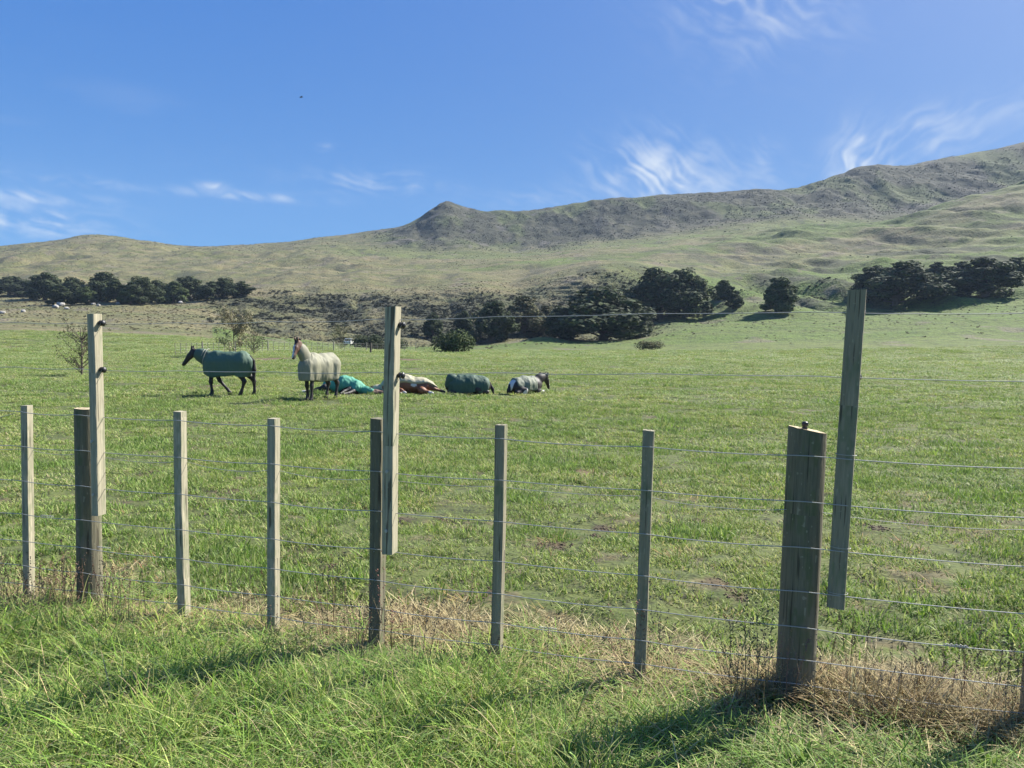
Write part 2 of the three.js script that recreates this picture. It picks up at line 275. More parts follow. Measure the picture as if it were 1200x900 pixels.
function scatter(name, label, category, geos, mat, spots) {   // spots: [X, Z, scale, height scale, tint]; all clumps of a name share one object where one shape is used
  geos.forEach((geo, gi) => {
    const mine = spots.filter((_, i) => i % geos.length === gi), im = new THREE.InstancedMesh(geo, mat, mine.length), r = rng(991 + gi);
    mine.forEach(([X, Z, s, hs, tint, dy = 0], i) => {
      q0.setFromEuler(new THREE.Euler((r() - 0.5) * 0.25, r() * 6.283, (r() - 0.5) * 0.25));
      m0.compose(V(X, height(X, Z) + dy, Z), q0, V(s, s * hs, s)); im.setMatrixAt(i, m0); im.setColorAt(i, new THREE.Color(tint[0], tint[1], tint[2]));
    });
    im.name = numbered(name); im.userData.kind = 'stuff'; im.castShadow = im.receiveShadow = true; scene.add(tag(im, label, category));
  });
}
const LUSH = [[0.22, 0.37, 0.05], [0.155, 0.29, 0.038], [0.33, 0.46, 0.085], [0.20, 0.34, 0.06], [0.44, 0.49, 0.17]];
const SHORT = [[0.28, 0.38, 0.08], [0.23, 0.33, 0.062], [0.35, 0.42, 0.125], [0.41, 0.41, 0.165], [0.265, 0.35, 0.085]];
const DEAD = [[0.40, 0.32, 0.165], [0.48, 0.40, 0.23], [0.32, 0.25, 0.125], [0.27, 0.20, 0.10], [0.44, 0.37, 0.19]];
const inView = (X, D, pad = 1.0) => Math.abs(X) < D * 0.70 + pad;
{
  const r = rng(4242);
  // long roadside grass on this side of the fence
  const lush = [], mixed = [];
  for (let i = 0; i < 2600; i++) {
    const X = (r() - 0.5) * 9, D = 1.7 + r() * 3.3, f = D - fenceD(X), n = fbm(X * 1.3, D * 1.3, 3, 111), n2 = fbm(X * 3.1, D * 3.1, 2, 112), near = step(-0.6, -0.1, f);
    if (!inView(X, D, 0.8) || r() < 0.55 * step(0.52, 0.66, n2)) continue;
    const tint = mixc([0.75, 0.85, 0.7], [1.15, 1.08, 1.0], clamp(n * 2 - 0.5)), hs = lerp(0.32, 0.95, clamp(n * 2.2 - 0.6)) * (0.7 + 0.4 * r()) * (1 - 0.5 * near);
    if (r() < 0.14 + 0.4 * near) { if (f < -0.05 - 0.08 * r()) mixed.push([X, -D, 0.8 + 0.4 * r(), hs * 0.8, [1.05 * tint[0], 0.98 * tint[1], 0.95]]); }
    else if (f < -0.1 - 0.06 * r() || (f < 0.35 && n2 > 0.55)) lush.push([X, -D, 0.8 + 0.35 * r(), hs, tint]);
  }
  // matted thatch and dock leaves low in the sward
  const mat = []; for (let i = 0; i < 900; i++) { const X = (r() - 0.5) * 8, D = 2.2 + r() * 2.4; if (D < fenceD(X) - 0.05 && inView(X, D, 0.4)) mat.push([X, -D, 0.9 + 0.6 * r(), 0.5, [0.9, 0.9, 0.85], 0.01]); }
  scatter('thatch', 'matted dead straw low down among the long roadside grass', 'straw', [1, 2].map(s => blades(40, 0.15, 0.06, 0.16, 0.0036, 1.2, 0.7, 3, 280 + s, [DEAD[0], DEAD[1], [0.2, 0.22, 0.08]])), strawMat, mat);
  const dock = []; for (let i = 0; i < 70; i++) { const X = (r() - 0.5) * 7, D = 2.4 + r() * 2.0; if (D < fenceD(X) - 0.4 && inView(X, D, 0.2)) dock.push([X, -D, 0.5 + 0.4 * r(), 1, [1, 1, 1], 0.02]); }
  scatter('broad_weed', 'broad leaved weeds growing among the roadside grass', 'weeds', [1, 2].map(s => blades(9, 0.03, 0.07, 0.15, 0.03, 0.7, 0.9, 5, 290 + s, [[0.13, 0.22, 0.035], [0.17, 0.25, 0.05]])), grassMat, dock);
  scatter('roadside_grass', 'long lush green grass on the near side of the fence', 'grass', [1, 2, 3, 4, 5].map(s => blades(170, 0.2, 0.07, 0.22, 0.0044, 0.75, 1.9, 5, 100 + s, [...LUSH, ...LUSH, DEAD[1], [0.36, 0.40, 0.13]], 0.7)), grassMat, lush);
  scatter('seeding_grass', 'greyish green and straw coloured grass mixed along the foot of the fence', 'grass', [1, 2, 3].map(s => blades(70, 0.16, 0.08, 0.24, 0.0048, 0.5, 1.4, 4, 200 + s, [...LUSH.slice(2), DEAD[1], DEAD[4], [0.22, 0.2, 0.12]], 0.4)), grassMat, mixed);
  // dead stems and straw under the wires
  const dead = [], tall = [], litter = [];
  for (let i = 0; i < 3000; i++) {
    const X = -3.6 + r() * 7.2, f = (r() + r() - 1) * 0.32, D = fenceD(X) + f; if (!inView(X, D, 0.4)) continue;
    const px = 600 + F * X / D, w = 0.35 + 0.65 * step(0.45, 0.65, fbm(X * 1.3, 7, 3, 121)) + step(860, 930, px) * 1.2 + (1 - step(60, 200, px)) * 0.4; if (r() > w * (px > 850 ? 0.6 : 0.14)) continue;
    if (f < -0.04 && px > 890 && px < 1000) continue;
    const heap = step(830, 900, px) * (1 - step(1060, 1160, px));
    dead.push([X, -D, 0.75 + 0.5 * r() + 0.25 * heap, (0.7 + 0.4 * r()) * (px > 850 ? 0.7 : 0.42), [0.9 + 0.2 * r(), 0.9 + 0.15 * r(), 0.88], 0]);
  }
  for (let i = 0; i < 330; i++) {
    const X = -3.4 + r() * 6.2, D = fenceD(X) + (r() - 0.72) * 0.5; if (!inView(X, D, 0.3)) continue; const px = 600 + F * X / D;
    if (r() > 0.06 + (1 - step(120, 210, px)) * 0.55 + step(300, 330, px) * (1 - step(470, 520, px)) * 0.35 + step(860, 900, px) * 0.2) continue;
    tall.push([X, -D, 0.8 + 0.4 * r(), 0.7 + 0.55 * r(), [0.75 + 0.4 * r(), 0.72 + 0.35 * r(), 0.75]]);
  }
  for (let i = 0; i < 9000; i++) { const D = 4 + 16 * r() * Math.sqrt(r()), X = (r() * 2 - 1) * (D * 0.7 + 0.4); if (D < fenceD(X) + 0.4 || r() > bareAt(X, D) * 0.7) continue; litter.push([X, -D, 0.8 + 0.7 * r(), 0.45, [0.62 + 0.3 * r(), 0.56 + 0.25 * r(), 0.5]]); }
  for (let i = 0; i < 5200; i++) { const X = -4 + r() * 8, D = fenceD(X) - 0.05 + r() * 0.75; if (r() > (bareAt(X, D) + 0.1) * (0.25 + 0.75 * step(0.42, 0.6, fbm(X * 1.7, D * 1.7, 2, 151)))) continue; litter.push([X, -D, 0.7 + 0.7 * r(), 0.6, [1, 0.97 + 0.1 * r(), 0.95]]); }
  const flat = s => blades(16, 0.10, 0.05, 0.14, 0.0036, 1.35, 0.35, 2, 300 + s, DEAD);
  scatter('dry_grass', 'tangled dead straw and dry stems under the fence wires', 'dry grass', [1, 2, 3].map(s => blades(15, 0.075, 0.09, 0.26, 0.0032, 0.75, 1.0, 3, 310 + s, DEAD)), strawMat, dead);
  scatter('straw_litter', 'flattened straw lying on the bare strip behind the fence', 'straw', [flat(1), flat(2)], strawMat, litter);
  // thin dry stalks with seed heads
  const stalk = s => { const g = blades(5, 0.06, 0.22, 0.42, 0.0026, 0.25, 0.35, 4, 330 + s, [[0.2, 0.15, 0.1], [0.26, 0.2, 0.13], [0.17, 0.13, 0.095]]); const rr = rng(s + 5), heads = []; const p = g.attributes.position; for (let b = 0; b < 5; b++) for (let k = 0; k < 14; k++) { const vi = b * 9 + 8, vj = b * 9 + 5, t = rr(); const h = new THREE.TetrahedronGeometry(0.0025 + 0.003 * rr()); h.translate(lerp(p.getX(vj), p.getX(vi), t) + (rr() - 0.5) * 0.012, lerp(p.getY(vj), p.getY(vi), t), lerp(p.getZ(vj), p.getZ(vi), t) + (rr() - 0.5) * 0.012); const n = h.attributes.position.count; h.setAttribute('color', new THREE.Float32BufferAttribute(Array.from({ length: n * 3 }, (_, i) => [0.17, 0.125, 0.095][i % 3]), 3)); h.deleteAttribute('uv'); heads.push(h); } return mergeGeometries([g.toNonIndexed(), ...heads]); };
  scatter('seed_stalk', 'thin brown dry stalks with seed heads along the fence', 'weeds', [stalk(1), stalk(2)], strawMat, tall);
  // the grazed paddock
  const sward = [];
  for (const [d0, d1, den, sc] of [[3.0, 7, 17, 1], [7, 13, 12, 1.25], [13, 24, 5.6, 1.8], [24, 44, 2.1, 2.8], [44, 75, 0.85, 4.2], [75, 132, 0.36, 6.4]]) {
    const count = Math.floor(0.74 * (d1 * d1 - d0 * d0) * den);
    for (let i = 0; i < count; i++) {
      const D = Math.sqrt(lerp(d0 * d0, d1 * d1, r())), X = (r() * 2 - 1) * (D * 0.70 + 0.6); if (D < fenceD(X) + 0.2) continue;
      const b = bareAt(X, D); if (r() < b * 1.1) continue; if (dirtSpots.some(([sx, sd, q]) => Math.hypot(X - sx, D - sd) < (q < 0.22 ? q + 0.02 : q * 0.75))) continue;
      const tuft = step(0.55, 0.72, fbm(X * 1.25, D * 1.25, 3, 131)), n = fbm(X / 3, D / 3, 3, 132) * 0.6 + noise2(X * 1.9, D * 1.9, 133) * 0.4;
      const tint = mixc(mixc([0.8, 0.88, 0.78], [1.05, 1.0, 0.92], clamp(n * 2.4 - 0.7)), [0.62, 0.78, 0.55], tuft * 0.8);
      sward.push([X, -D, sc * (0.75 + 0.5 * r()), (0.6 + 0.4 * r() + tuft * 0.6) / Math.pow(sc, 0.62), tint]);
    }
  }
  const tufts = [];
  for (let i = 0; i < 9000; i++) { const D = Math.sqrt(lerp(9, 1600, r() * r())), X = (r() * 2 - 1) * (D * 0.70 + 0.6); if (D < fenceD(X) + 0.35 || fbm(X * 0.7, D * 0.7, 3, 141) < 0.46 || r() < bareAt(X, D) * 0.7) continue; const k = 0.6 + 0.35 * r(); tufts.push([X, -D, (0.7 + 0.9 * r() * r()) * (1 + D / 40), 0.6 + 0.6 * r(), [k, k * 1.02, k * 0.9]]); }
  scatter('grass_tuft', 'rank darker green tufts standing up in the grazed paddock', 'grass', [1, 2, 3].map(s => blades(60, 0.07, 0.03, 0.10, 0.0055, 0.8, 1.5, 3, 450 + s, [...LUSH, SHORT[0]])), grassMat, tufts);
  scatter('pasture_grass', 'short grazed green grass covering the paddock', 'grass', [1, 2, 3, 4, 5].map(s => blades(420, 0.26, 0.018, 0.05, 0.0068, 0.8, 1.3, 3, 400 + s, [...SHORT, ...SHORT, s > 2 ? DEAD[1] : SHORT[0]], 0.8)), grassMat, sward);
  const clods = []; for (const [sx, sd, q] of dirtSpots) if (q < 0.4) for (let i = 0; i < 26; i++) { const a = r() * 6.283, d = q * 1.3 * Math.sqrt(r()), k = 0.7 + 0.6 * r(); clods.push([sx + Math.cos(a) * d, -(sd + Math.sin(a) * d), 0.004 + 0.011 * r() * r(), 0.7, [k, k, k], 0.002]); }
  const clod = sd => { const g = new THREE.IcosahedronGeometry(1, 1), p = g.attributes.position, c = []; for (let i = 0; i < p.count; i++) { const k = 0.6 + 0.8 * noise3(p.getX(i) * 1.7 + sd, p.getY(i) * 1.7, p.getZ(i) * 1.7, sd); p.setXYZ(i, p.getX(i) * k, p.getY(i) * k, p.getZ(i) * k); c.push(0.10, 0.072, 0.04); } g.setAttribute('color', new THREE.Float32BufferAttribute(c, 3)); g.computeVertexNormals(); return g; };
  scatter('soil_clod', 'crumbs of brown soil in the scuffed patches of the paddock', 'soil', [clod(1), clod(2)], strawMat, clods);
  console.log('grass', lush.length, mixed.length, dead.length, tall.length, sward.length);
}
//@@OBJECTS
// ---------------------------------------------------------------- timber and wire of the fence
const timberTex = (seed, a, b, c) => dataTex(1024, (u, v) => {
  const fibre = tiled(u * 90, v * 5, 90, seed) * 0.35 + tiled(u * 37, v * 3, 37, seed + 1) * 0.35 + tiled(u * 200, v * 24, 200, seed + 2) * 0.3;
  const crack = step(0.80, 0.9, tiled(u * 53, v * 4, 53, seed + 3)) * 0.5, moss = step(0.5, 0.75, tiled(u * 7, v * 6, 7, seed + 4) * 0.6 + tiled(u * 29, v * 27, 29, seed + 5) * 0.4);
  const spots = step(0.86, 0.94, tiled(u * 41, v * 39, 41, seed + 6));
  let k = mixc(a, b, fibre); k = mixc(k, c, moss * 0.55); k = mixc(k, [0.16, 0.14, 0.11], crack); k = mixc(k, [0.66, 0.66, 0.6], spots * 0.5); return k;
}, true, 512);
const bumpWood = dataTex(512, (u, v) => { const f = tiled(u * 90, v * 5, 90, 21) * 0.4 + tiled(u * 37, v * 3, 37, 22) * 0.3 + tiled(u * 200, v * 24, 200, 23) * 0.3; return [f, f, f]; }, false);
const woodMat = t => { const b = bumpWood.clone(); b.needsUpdate = true; return new THREE.MeshStandardMaterial({ map: t, bumpMap: b, bumpScale: 0.003, roughness: 0.9, color: new THREE.Color(0.97, 0.93, 0.83) }); };
const wood = [woodMat(timberTex(500, [0.46, 0.45, 0.39], [0.64, 0.62, 0.55], [0.42, 0.46, 0.36])), woodMat(timberTex(520, [0.52, 0.51, 0.45], [0.74, 0.72, 0.65], [0.52, 0.54, 0.45])), woodMat(timberTex(540, [0.34, 0.34, 0.29], [0.52, 0.50, 0.43], [0.34, 0.39, 0.27]))];
const wireMat = new THREE.MeshStandardMaterial({ color: new THREE.Color(0.40, 0.40, 0.37), metalness: 0.3, roughness: 0.6 });
const blackMat = new THREE.MeshStandardMaterial({ color: new THREE.Color(0.02, 0.02, 0.022), roughness: 0.45 });
const rawMat = new THREE.MeshStandardMaterial({ map: timberTex(560, [0.62, 0.56, 0.44], [0.78, 0.72, 0.58], [0.66, 0.62, 0.5]), roughness: 0.9 });
// sawn timber: a slightly crooked bar with worn arrises; uv in metres
function bar(w, d, h, seed, chamfer = 0.004, slant = 0) {
  const r = rng(seed), g = new THREE.BufferGeometry(), pos = [], uv = [], idx = [], n = 14, prof = [];
  const hw = w / 2, hd = d / 2, c = chamfer; prof.push([-hw + c, hd], [hw - c, hd], [hw, hd - c], [hw, -hd + c], [hw - c, -hd], [-hw + c, -hd], [-hw, -hd + c], [-hw, hd - c]);
  const per = [0]; for (let k = 0; k < 8; k++) { const a = prof[k], b = prof[(k + 1) % 8]; per.push(per[k] + Math.hypot(a[0] - b[0], a[1] - b[1])); }
  const s1 = r() * 9, s2 = r() * 9, bx = (r() - 0.5) * 0.012, bz = (r() - 0.5) * 0.012, u0 = r(), tw = (r() - 0.5) * 0.05;
  for (let j = 0; j <= n; j++) {
    const t = j / n, ox = bx * Math.sin(t * 3.1 + s1), oz = bz * Math.sin(t * 3.1 + s2), ct = Math.cos(tw * t), st = Math.sin(tw * t);
    for (let k = 0; k <= 8; k++) { const p = prof[k % 8], wob = 0.0012 * (noise2(j * 1.7 + s1, (k % 8) * 3.3 + s2, 5) - 0.5) * 2, x = p[0] + wob, z = p[1] + wob; pos.push(x * ct - z * st + ox, t * h + (j === n ? slant * x : 0), x * st + z * ct + oz); uv.push((per[k] + u0) / 0.42, (t * h + s1) / 0.9); }
  }
  for (let j = 0; j < n; j++) for (let k = 0; k < 8; k++) { const p = j * 9 + k; idx.push(p, p + 1, p + 9, p + 1, p + 10, p + 9); }
  for (const j of [0, n]) { const base = pos.length / 3; for (let k = 0; k < 8; k++) { const q = (j * 9 + k) * 3; pos.push(pos[q], pos[q + 1], pos[q + 2]); uv.push(prof[k][0] / 0.42, prof[k][1] / 0.9); } for (let k = 1; k < 7; k++) j ? idx.push(base, base + k + 1, base + k) : idx.push(base, base + k, base + k + 1); }
  for (let i = 0; i < idx.length; i += 3) { const t = idx[i + 1]; idx[i + 1] = idx[i + 2]; idx[i + 2] = t; }
  g.setAttribute('position', new THREE.Float32BufferAttribute(pos, 3)); g.setAttribute('uv', new THREE.Float32BufferAttribute(uv, 2)); g.setIndex(idx);
  const o = g.toNonIndexed(); o.computeVertexNormals(); return o;
}
// round post with checks, its top cut at a slant
function log(rad, h, seed, slant) {
  const pos = [], uv = [], idx = [], n = 28, m = 22;
  for (let j = 0; j <= m; j++) for (let k = 0; k <= n; k++) {
    const a = k / n * 6.2832, t = j / m, q = rad * (1.04 - 0.05 * t) * (1 + 0.05 * (fbm(Math.cos(a) * 1.5 + seed, Math.sin(a) * 1.5 + t * 0.8, 3, seed) - 0.5) * 2 - 0.05 * step(0.72, 0.85, noise2(Math.cos(a) * 4 + 9, Math.sin(a) * 4 + t * 0.9, seed)));
    const x = Math.cos(a) * q, z = Math.sin(a) * q; pos.push(x, t * h + (j === m ? slant * x + 0.1 * slant * z + 0.003 * noise2(k, 1, 3) : 0), z); uv.push(a * rad / 0.42, t * h / 0.9);
  }
  for (let j = 0; j < m; j++) for (let k = 0; k < n; k++) { const p = j * (n + 1) + k; idx.push(p, p + n + 1, p + 1, p + 1, p + n + 1, p + n + 2); }
  const side = new THREE.BufferGeometry(); side.setAttribute('position', new THREE.Float32BufferAttribute(pos, 3)); side.setAttribute('uv', new THREE.Float32BufferAttribute(uv, 2)); side.setIndex(idx); side.computeVertexNormals();
  const tp = [0, h + 0.002, 0], tu = [0.5, 0.5], ti = []; for (let k = 0; k <= n; k++) { const q = (m * (n + 1) + k) * 3; tp.push(pos[q] * 0.985, pos[q + 1] + 0.002, pos[q + 2] * 0.985); tu.push(0.5 + pos[q] / 0.42, 0.5 + pos[q + 2] / 0.9); if (k) ti.push(0, k + 1, k); }
  const top = new THREE.BufferGeometry(); top.setAttribute('position', new THREE.Float32BufferAttribute(tp, 3)); top.setAttribute('uv', new THREE.Float32BufferAttribute(tu, 2)); top.setIndex(ti); top.computeVertexNormals();
  return [side, top];
}
{
  const fg = group('wire_fence', 'weathered timber post and wire fence crossing the grassy foreground', 'fence', V(0, 0, 0));
  const turn = Math.atan2(-FS, 1);                            // fence direction: nearer on the right
  const along = V(1, 0, -FS).normalize(), out = V(FS, 0, 1).normalize();   // out: towards the road
  const atX = px => { const p = (px - 600) / F; return p * (FD + FS * -FX) / (1 - FS * p); };
  const place = (X, off = 0) => V(X, 0, -fenceD(X)).addScaledVector(out, off);
  const heights = [1.12, 0.912, 0.862, 0.712, 0.51, 0.352, 0.205, 0.098];
  const posts = [];
  const stapleGeo = new THREE.TorusGeometry(0.009, 0.0019, 5, 10, Math.PI); stapleGeo.rotateX(-Math.PI / 2); stapleGeo.rotateY(0);
  const staples = (part, depth) => { for (const hh of heights) { if (hh === 0.862) continue; const s = mesh('staple', stapleGeo, wireMat, part); s.rotation.z = Math.PI / 2; s.rotation.y = 0; s.position.set((hash(hh * 1000 | 0, depth * 999 | 0, 3) - 0.5) * 0.015, hh + 0.06, depth); } };
  const add = (name, px, w, d, h, mat, seed, lean = 0) => {
    const X = atX(px), p = mesh(name, bar(w, d, h + 0.06, seed, 0.004, (hash(seed, 3, 4) - 0.5) * 0.15), mat, fg); p.position.copy(place(X)).y -= 0.06; p.rotation.set(0, -turn + (hash(seed, 1, 1) - 0.5) * 0.16, lean); posts.push(X); staples(p, d / 2 + 0.0005); return p;
  };
  // battens, the square posts and the round post
  add('batten', 27, 0.045, 0.05, 1.17, wood[1], 11, -0.012);
  add('batten', 212, 0.05, 0.055, 1.175, wood[1], 13, 0.006);
  add('batten', 319, 0.048, 0.055, 1.16, wood[1], 14, -0.004);
  add('batten', 586, 0.05, 0.05, 1.18, wood[0], 16, -0.006);
  add('batten', 758, 0.052, 0.05, 1.185, wood[0], 17, -0.012);
  add('batten', 1226, 0.055, 0.055, 1.18, wood[0], 19, -0.03);
  add('batten', -95, 0.05, 0.05, 1.18, wood[0], 20, 0.01);
  { // round intermediate post that carries the first board
    const X = atX(94), [side, top] = log(0.066, 1.22, 31, -0.03), p = mesh('post', side, wood[2], fg); p.position.copy(place(X, -0.035)).y -= 0.06; mesh('cut_top', top, rawMat, p); posts.push(X); staples(p, 0.066); }
  add('post', 442, 0.062, 0.075, 1.185, wood[2], 33, -0.006);
  { // leaning strainer
    const X = atX(946), [side, top] = log(0.083, 1.27, 37, -0.17), p = mesh('strainer_post', side, wood[2], fg); p.position.copy(place(X, -0.05)).y -= 0.06; p.rotation.z = -0.012; posts.push(X); mesh('cut_top', top, rawMat, p); staples(p, 0.084);
    const k = mesh('pin_insulator', new THREE.LatheGeometry([[0, 0], [0.011, 0], [0.013, 0.008], [0.008, 0.012], [0.014, 0.018], [0.015, 0.03], [0.010, 0.036], [0, 0.038]].map(([a, b]) => new THREE.Vector2(a, b)), 14), blackMat, p); k.position.set(-0.012, 1.272, 0.0); }
  // taller boards that lift the electric wires
  const boardTops = [];
  const insulator = (part, y, x, z) => {
    const pts = [[0, 0], [0.010, 0], [0.016, 0.006], [0.016, 0.012], [0.010, 0.017], [0.017, 0.022], [0.017, 0.028], [0.009, 0.034], [0, 0.036]].map(([a, b]) => new THREE.Vector2(a, b));
    const k = mesh('insulator', new THREE.LatheGeometry(pts, 14), blackMat, part); k.rotation.z = -Math.PI / 2; k.position.set(x, y, z);
    const tie = mesh('tie_wire', new THREE.TubeGeometry(new THREE.CatmullRomCurve3([V(x + 0.02, y, z + 0.012), V(x + 0.004, y - 0.03, z + 0.016), V(x - 0.02, y - 0.075, z + 0.02), V(x - 0.05, y - 0.12, z + 0.018)]), 8, 0.0014, 5), wireMat, part);
    return tie;
  };
  for (const [px, w, d, y0, y1, mat, off, ins] of [[122.5, 0.045, 0.064, 0.575, 1.705, wood[1], 0.065, [1.655, 1.395]], [463, 0.055, 0.08, 0.51, 1.75, wood[1], 0.055, [1.66, 1.41]], [990, 0.072, 0.038, 0.44, 1.83, wood[0], 0.02, [1.735, 1.457]]]) {
    const X = atX(px), b = mesh('extension_board', bar(w, d, y1 - y0, px | 0, 0.003, 0.05), mat, fg); b.position.copy(place(X, off)).y = y0; b.rotation.set(0, -turn + (px > 900 ? -0.2 : 0.03), px > 900 ? -0.022 : px > 400 ? -0.008 : 0.004);
    for (const h of ins) insulator(b, h - y0, w / 2 - (px > 900 ? 0.03 : 0), px > 900 ? -d / 2 - 0.012 : -d * 0.15);
    for (const h of px > 900 ? [] : [0.12, 0.42]) { const n = mesh('bolt', new THREE.CylinderGeometry(0.008, 0.009, 0.006, 8), wireMat, b); n.rotation.x = Math.PI / 2; n.position.set(-0.006, h, d / 2 + 0.002); }
    if (px > 900) for (const h of [0.3, 0.51, 0.712, 1.12]) if (h > y0) { const n = mesh('tie_wire', new THREE.TorusGeometry(0.045, 0.0014, 5, 20), wireMat, b); n.rotation.x = Math.PI / 2; n.scale.set(0.95, 0.62, 1); n.position.set(0, h - y0, 0.004); } boardTops.push([X, ins, off]);
  }
  // the wires: each one from end to end, sagging a little between posts
  const xs = [-5.2, ...posts.slice().sort((a, b) => a - b), 3.4, 4.4];
  const wire = (name, hFn, off, sag, rad) => {
    const pts = []; for (let i = 0; i + 1 < xs.length; i++) for (let k = 0; k < 5; k++) { const t = k / 5, X = lerp(xs[i], xs[i + 1], t), p = place(X, off); p.y = hFn(X) - sag * 4 * t * (1 - t) * (0.4 + hash(i, hFn(0) * 999 | 0, 2)); pts.push(p); }
    const geo = new THREE.TubeGeometry(new THREE.CatmullRomCurve3(pts), pts.length * 3, rad, 6); return mesh(name, geo, wireMat, fg);
  };
  heights.forEach((h, i) => { const k = 0.012 * (hash(i, 5, 5) - 0.5); i === 2 ? wire('wire', X => 0.868 - 0.012 * X + 0.008 * Math.sin(X * 2), -0.02, 0.02, 0.0014) : wire('wire', X => h + k - 0.007 * X, 0.042, 0.008, 0.0021); });
  wire('electric_wire', X => lerp(1.655, 1.735, step(-2.5, 1.6, X)), 0.03, 0.006, 0.0016);
  wire('electric_wire', X => lerp(1.395, 1.457, step(-2.5, 1.6, X)), 0.03, 0.006, 0.0017);
  // twisted joins in two wires
  for (const [X, h] of [[-2.68, 0.515], [-2.3, 0.365], [1.9, 0.348], [0.2, 0.21]]) { const p = place(X, 0.042), g = []; for (let k = 0; k < 2; k++) { const c = []; for (let i = 0; i <= 24; i++) { const a = i / 24 * 16 + k * 3.14, t = i / 24 - 0.5; c.push(p.clone().addScaledVector(along, t * 0.09).add(V(0, 0.0035 * Math.sin(a) + h - 0.007 * X - p.y + p.y, 0.0035 * Math.cos(a)))); } g.push(new THREE.TubeGeometry(new THREE.CatmullRomCurve3(c), 40, 0.0016, 5)); } mesh('wire_join', mergeGeometries(g), wireMat, fg); }
  // loose end of wire tied off to the second batten
  mesh('loose_wire', new THREE.TubeGeometry(new THREE.CatmullRomCurve3([place(-3.9, 0.03).setY(0.98), place(-3.4, 0.035).setY(1.03), place(-3.05, 0.038).setY(1.085), place(-2.89, 0.042).setY(1.125)]), 16, 0.0017, 5), wireMat, fg);
}
console.log('fence');

// ---------------------------------------------------------------- bodies: a distance field meshed with surface nets
const smin = (a, b, k) => { const h = clamp(0.5 + 0.5 * (b - a) / k); return b + (a - b) * h - k * h * (1 - h); };
function cone(p, b) {                                         // b: [ax,ay,az, bx,by,bz, ra, rb, squeeze z]
  const dx = b[3] - b[0], dy = b[4] - b[1], dz = b[5] - b[2], t = clamp(((p[0] - b[0]) * dx + (p[1] - b[1]) * dy + (p[2] - b[2]) * dz) / (dx * dx + dy * dy + dz * dz + 1e-9));
  return Math.hypot(p[0] - b[0] - dx * t, p[1] - b[1] - dy * t, (p[2] - b[2] - dz * t) / (b[8] || 1)) * (b[8] ? Math.min(1, b[8]) : 1) - lerp(b[6], b[7], t) * (b[8] ? Math.min(1, b[8]) : 1);
}
const field = (bones, k) => p => { let d = 1e3; for (const b of bones) d = smin(d, cone(p, b), k); return d; };
function netMesh(f, lo, hi, cell, color) {
  const n = [0, 1, 2].map(i => Math.ceil((hi[i] - lo[i]) / cell) + 1), val = new Float32Array(n[0] * n[1] * n[2]), id = (i, j, k) => (k * n[1] + j) * n[0] + i;
  for (let k = 0; k < n[2]; k++) for (let j = 0; j < n[1]; j++) for (let i = 0; i < n[0]; i++) val[id(i, j, k)] = f([lo[0] + i * cell, lo[1] + j * cell, lo[2] + k * cell]);
  const vid = new Int32Array(val.length).fill(-1), pos = [], idx = [];
  for (let k = 0; k + 1 < n[2]; k++) for (let j = 0; j + 1 < n[1]; j++) for (let i = 0; i + 1 < n[0]; i++) {
    let c = 0, x = 0, y = 0, z = 0; const v = q => val[id(i + (q & 1), j + ((q >> 1) & 1), k + (q >> 2))];
    for (const [a, b] of [[0, 1], [2, 3], [4, 5], [6, 7], [0, 2], [1, 3], [4, 6], [5, 7], [0, 4], [1, 5], [2, 6], [3, 7]]) { const va = v(a), vb = v(b); if ((va < 0) === (vb < 0)) continue; const t = va / (va - vb); x += lerp(a & 1, b & 1, t); y += lerp((a >> 1) & 1, (b >> 1) & 1, t); z += lerp(a >> 2, b >> 2, t); c++; }
    if (c) { vid[id(i, j, k)] = pos.length / 3; pos.push(lo[0] + (i + x / c) * cell, lo[1] + (j + y / c) * cell, lo[2] + (k + z / c) * cell); }
  }
  const quad = (a, b, c, d, flip) => flip ? idx.push(a, c, b, a, d, c) : idx.push(a, b, c, a, c, d);
  for (let k = 1; k + 1 < n[2]; k++) for (let j = 1; j + 1 < n[1]; j++) for (let i = 1; i + 1 < n[0]; i++) {
    const s = val[id(i, j, k)] < 0;
    if (s !== val[id(i + 1, j, k)] < 0) quad(vid[id(i, j - 1, k - 1)], vid[id(i, j, k - 1)], vid[id(i, j, k)], vid[id(i, j - 1, k)], !s);
    if (s !== val[id(i, j + 1, k)] < 0) quad(vid[id(i - 1, j, k - 1)], vid[id(i - 1, j, k)], vid[id(i, j, k)], vid[id(i, j, k - 1)], !s);
    if (s !== val[id(i, j, k + 1)] < 0) quad(vid[id(i - 1, j - 1, k)], vid[id(i, j - 1, k)], vid[id(i, j, k)], vid[id(i - 1, j, k)], !s);
  }
  const g = new THREE.BufferGeometry(); g.setAttribute('position', new THREE.Float32BufferAttribute(pos, 3)); g.setIndex(idx); g.computeVertexNormals();
  if (color) { const col = []; for (let i = 0; i < pos.length; i += 3) col.push(...color(pos[i], pos[i + 1], pos[i + 2])); g.setAttribute('color', new THREE.Float32BufferAttribute(col, 3)); }
  return g;
}
function boundsOf(bones, pad) { const lo = [9, 9, 9], hi = [-9, -9, -9]; for (const b of bones) for (const o of [0, 3]) for (let i = 0; i < 3; i++) { const r = Math.max(b[6], b[7]) + pad; lo[i] = Math.min(lo[i], b[o + i] - r); hi[i] = Math.max(hi[i], b[o + i] + r); } return [lo, hi]; }
const coat = new THREE.MeshPhysicalMaterial({ vertexColors: true, roughness: 0.6, sheen: 0.2 });
const hairMat = c => new THREE.MeshStandardMaterial({ color: new THREE.Color(...c), roughness: 0.8 });
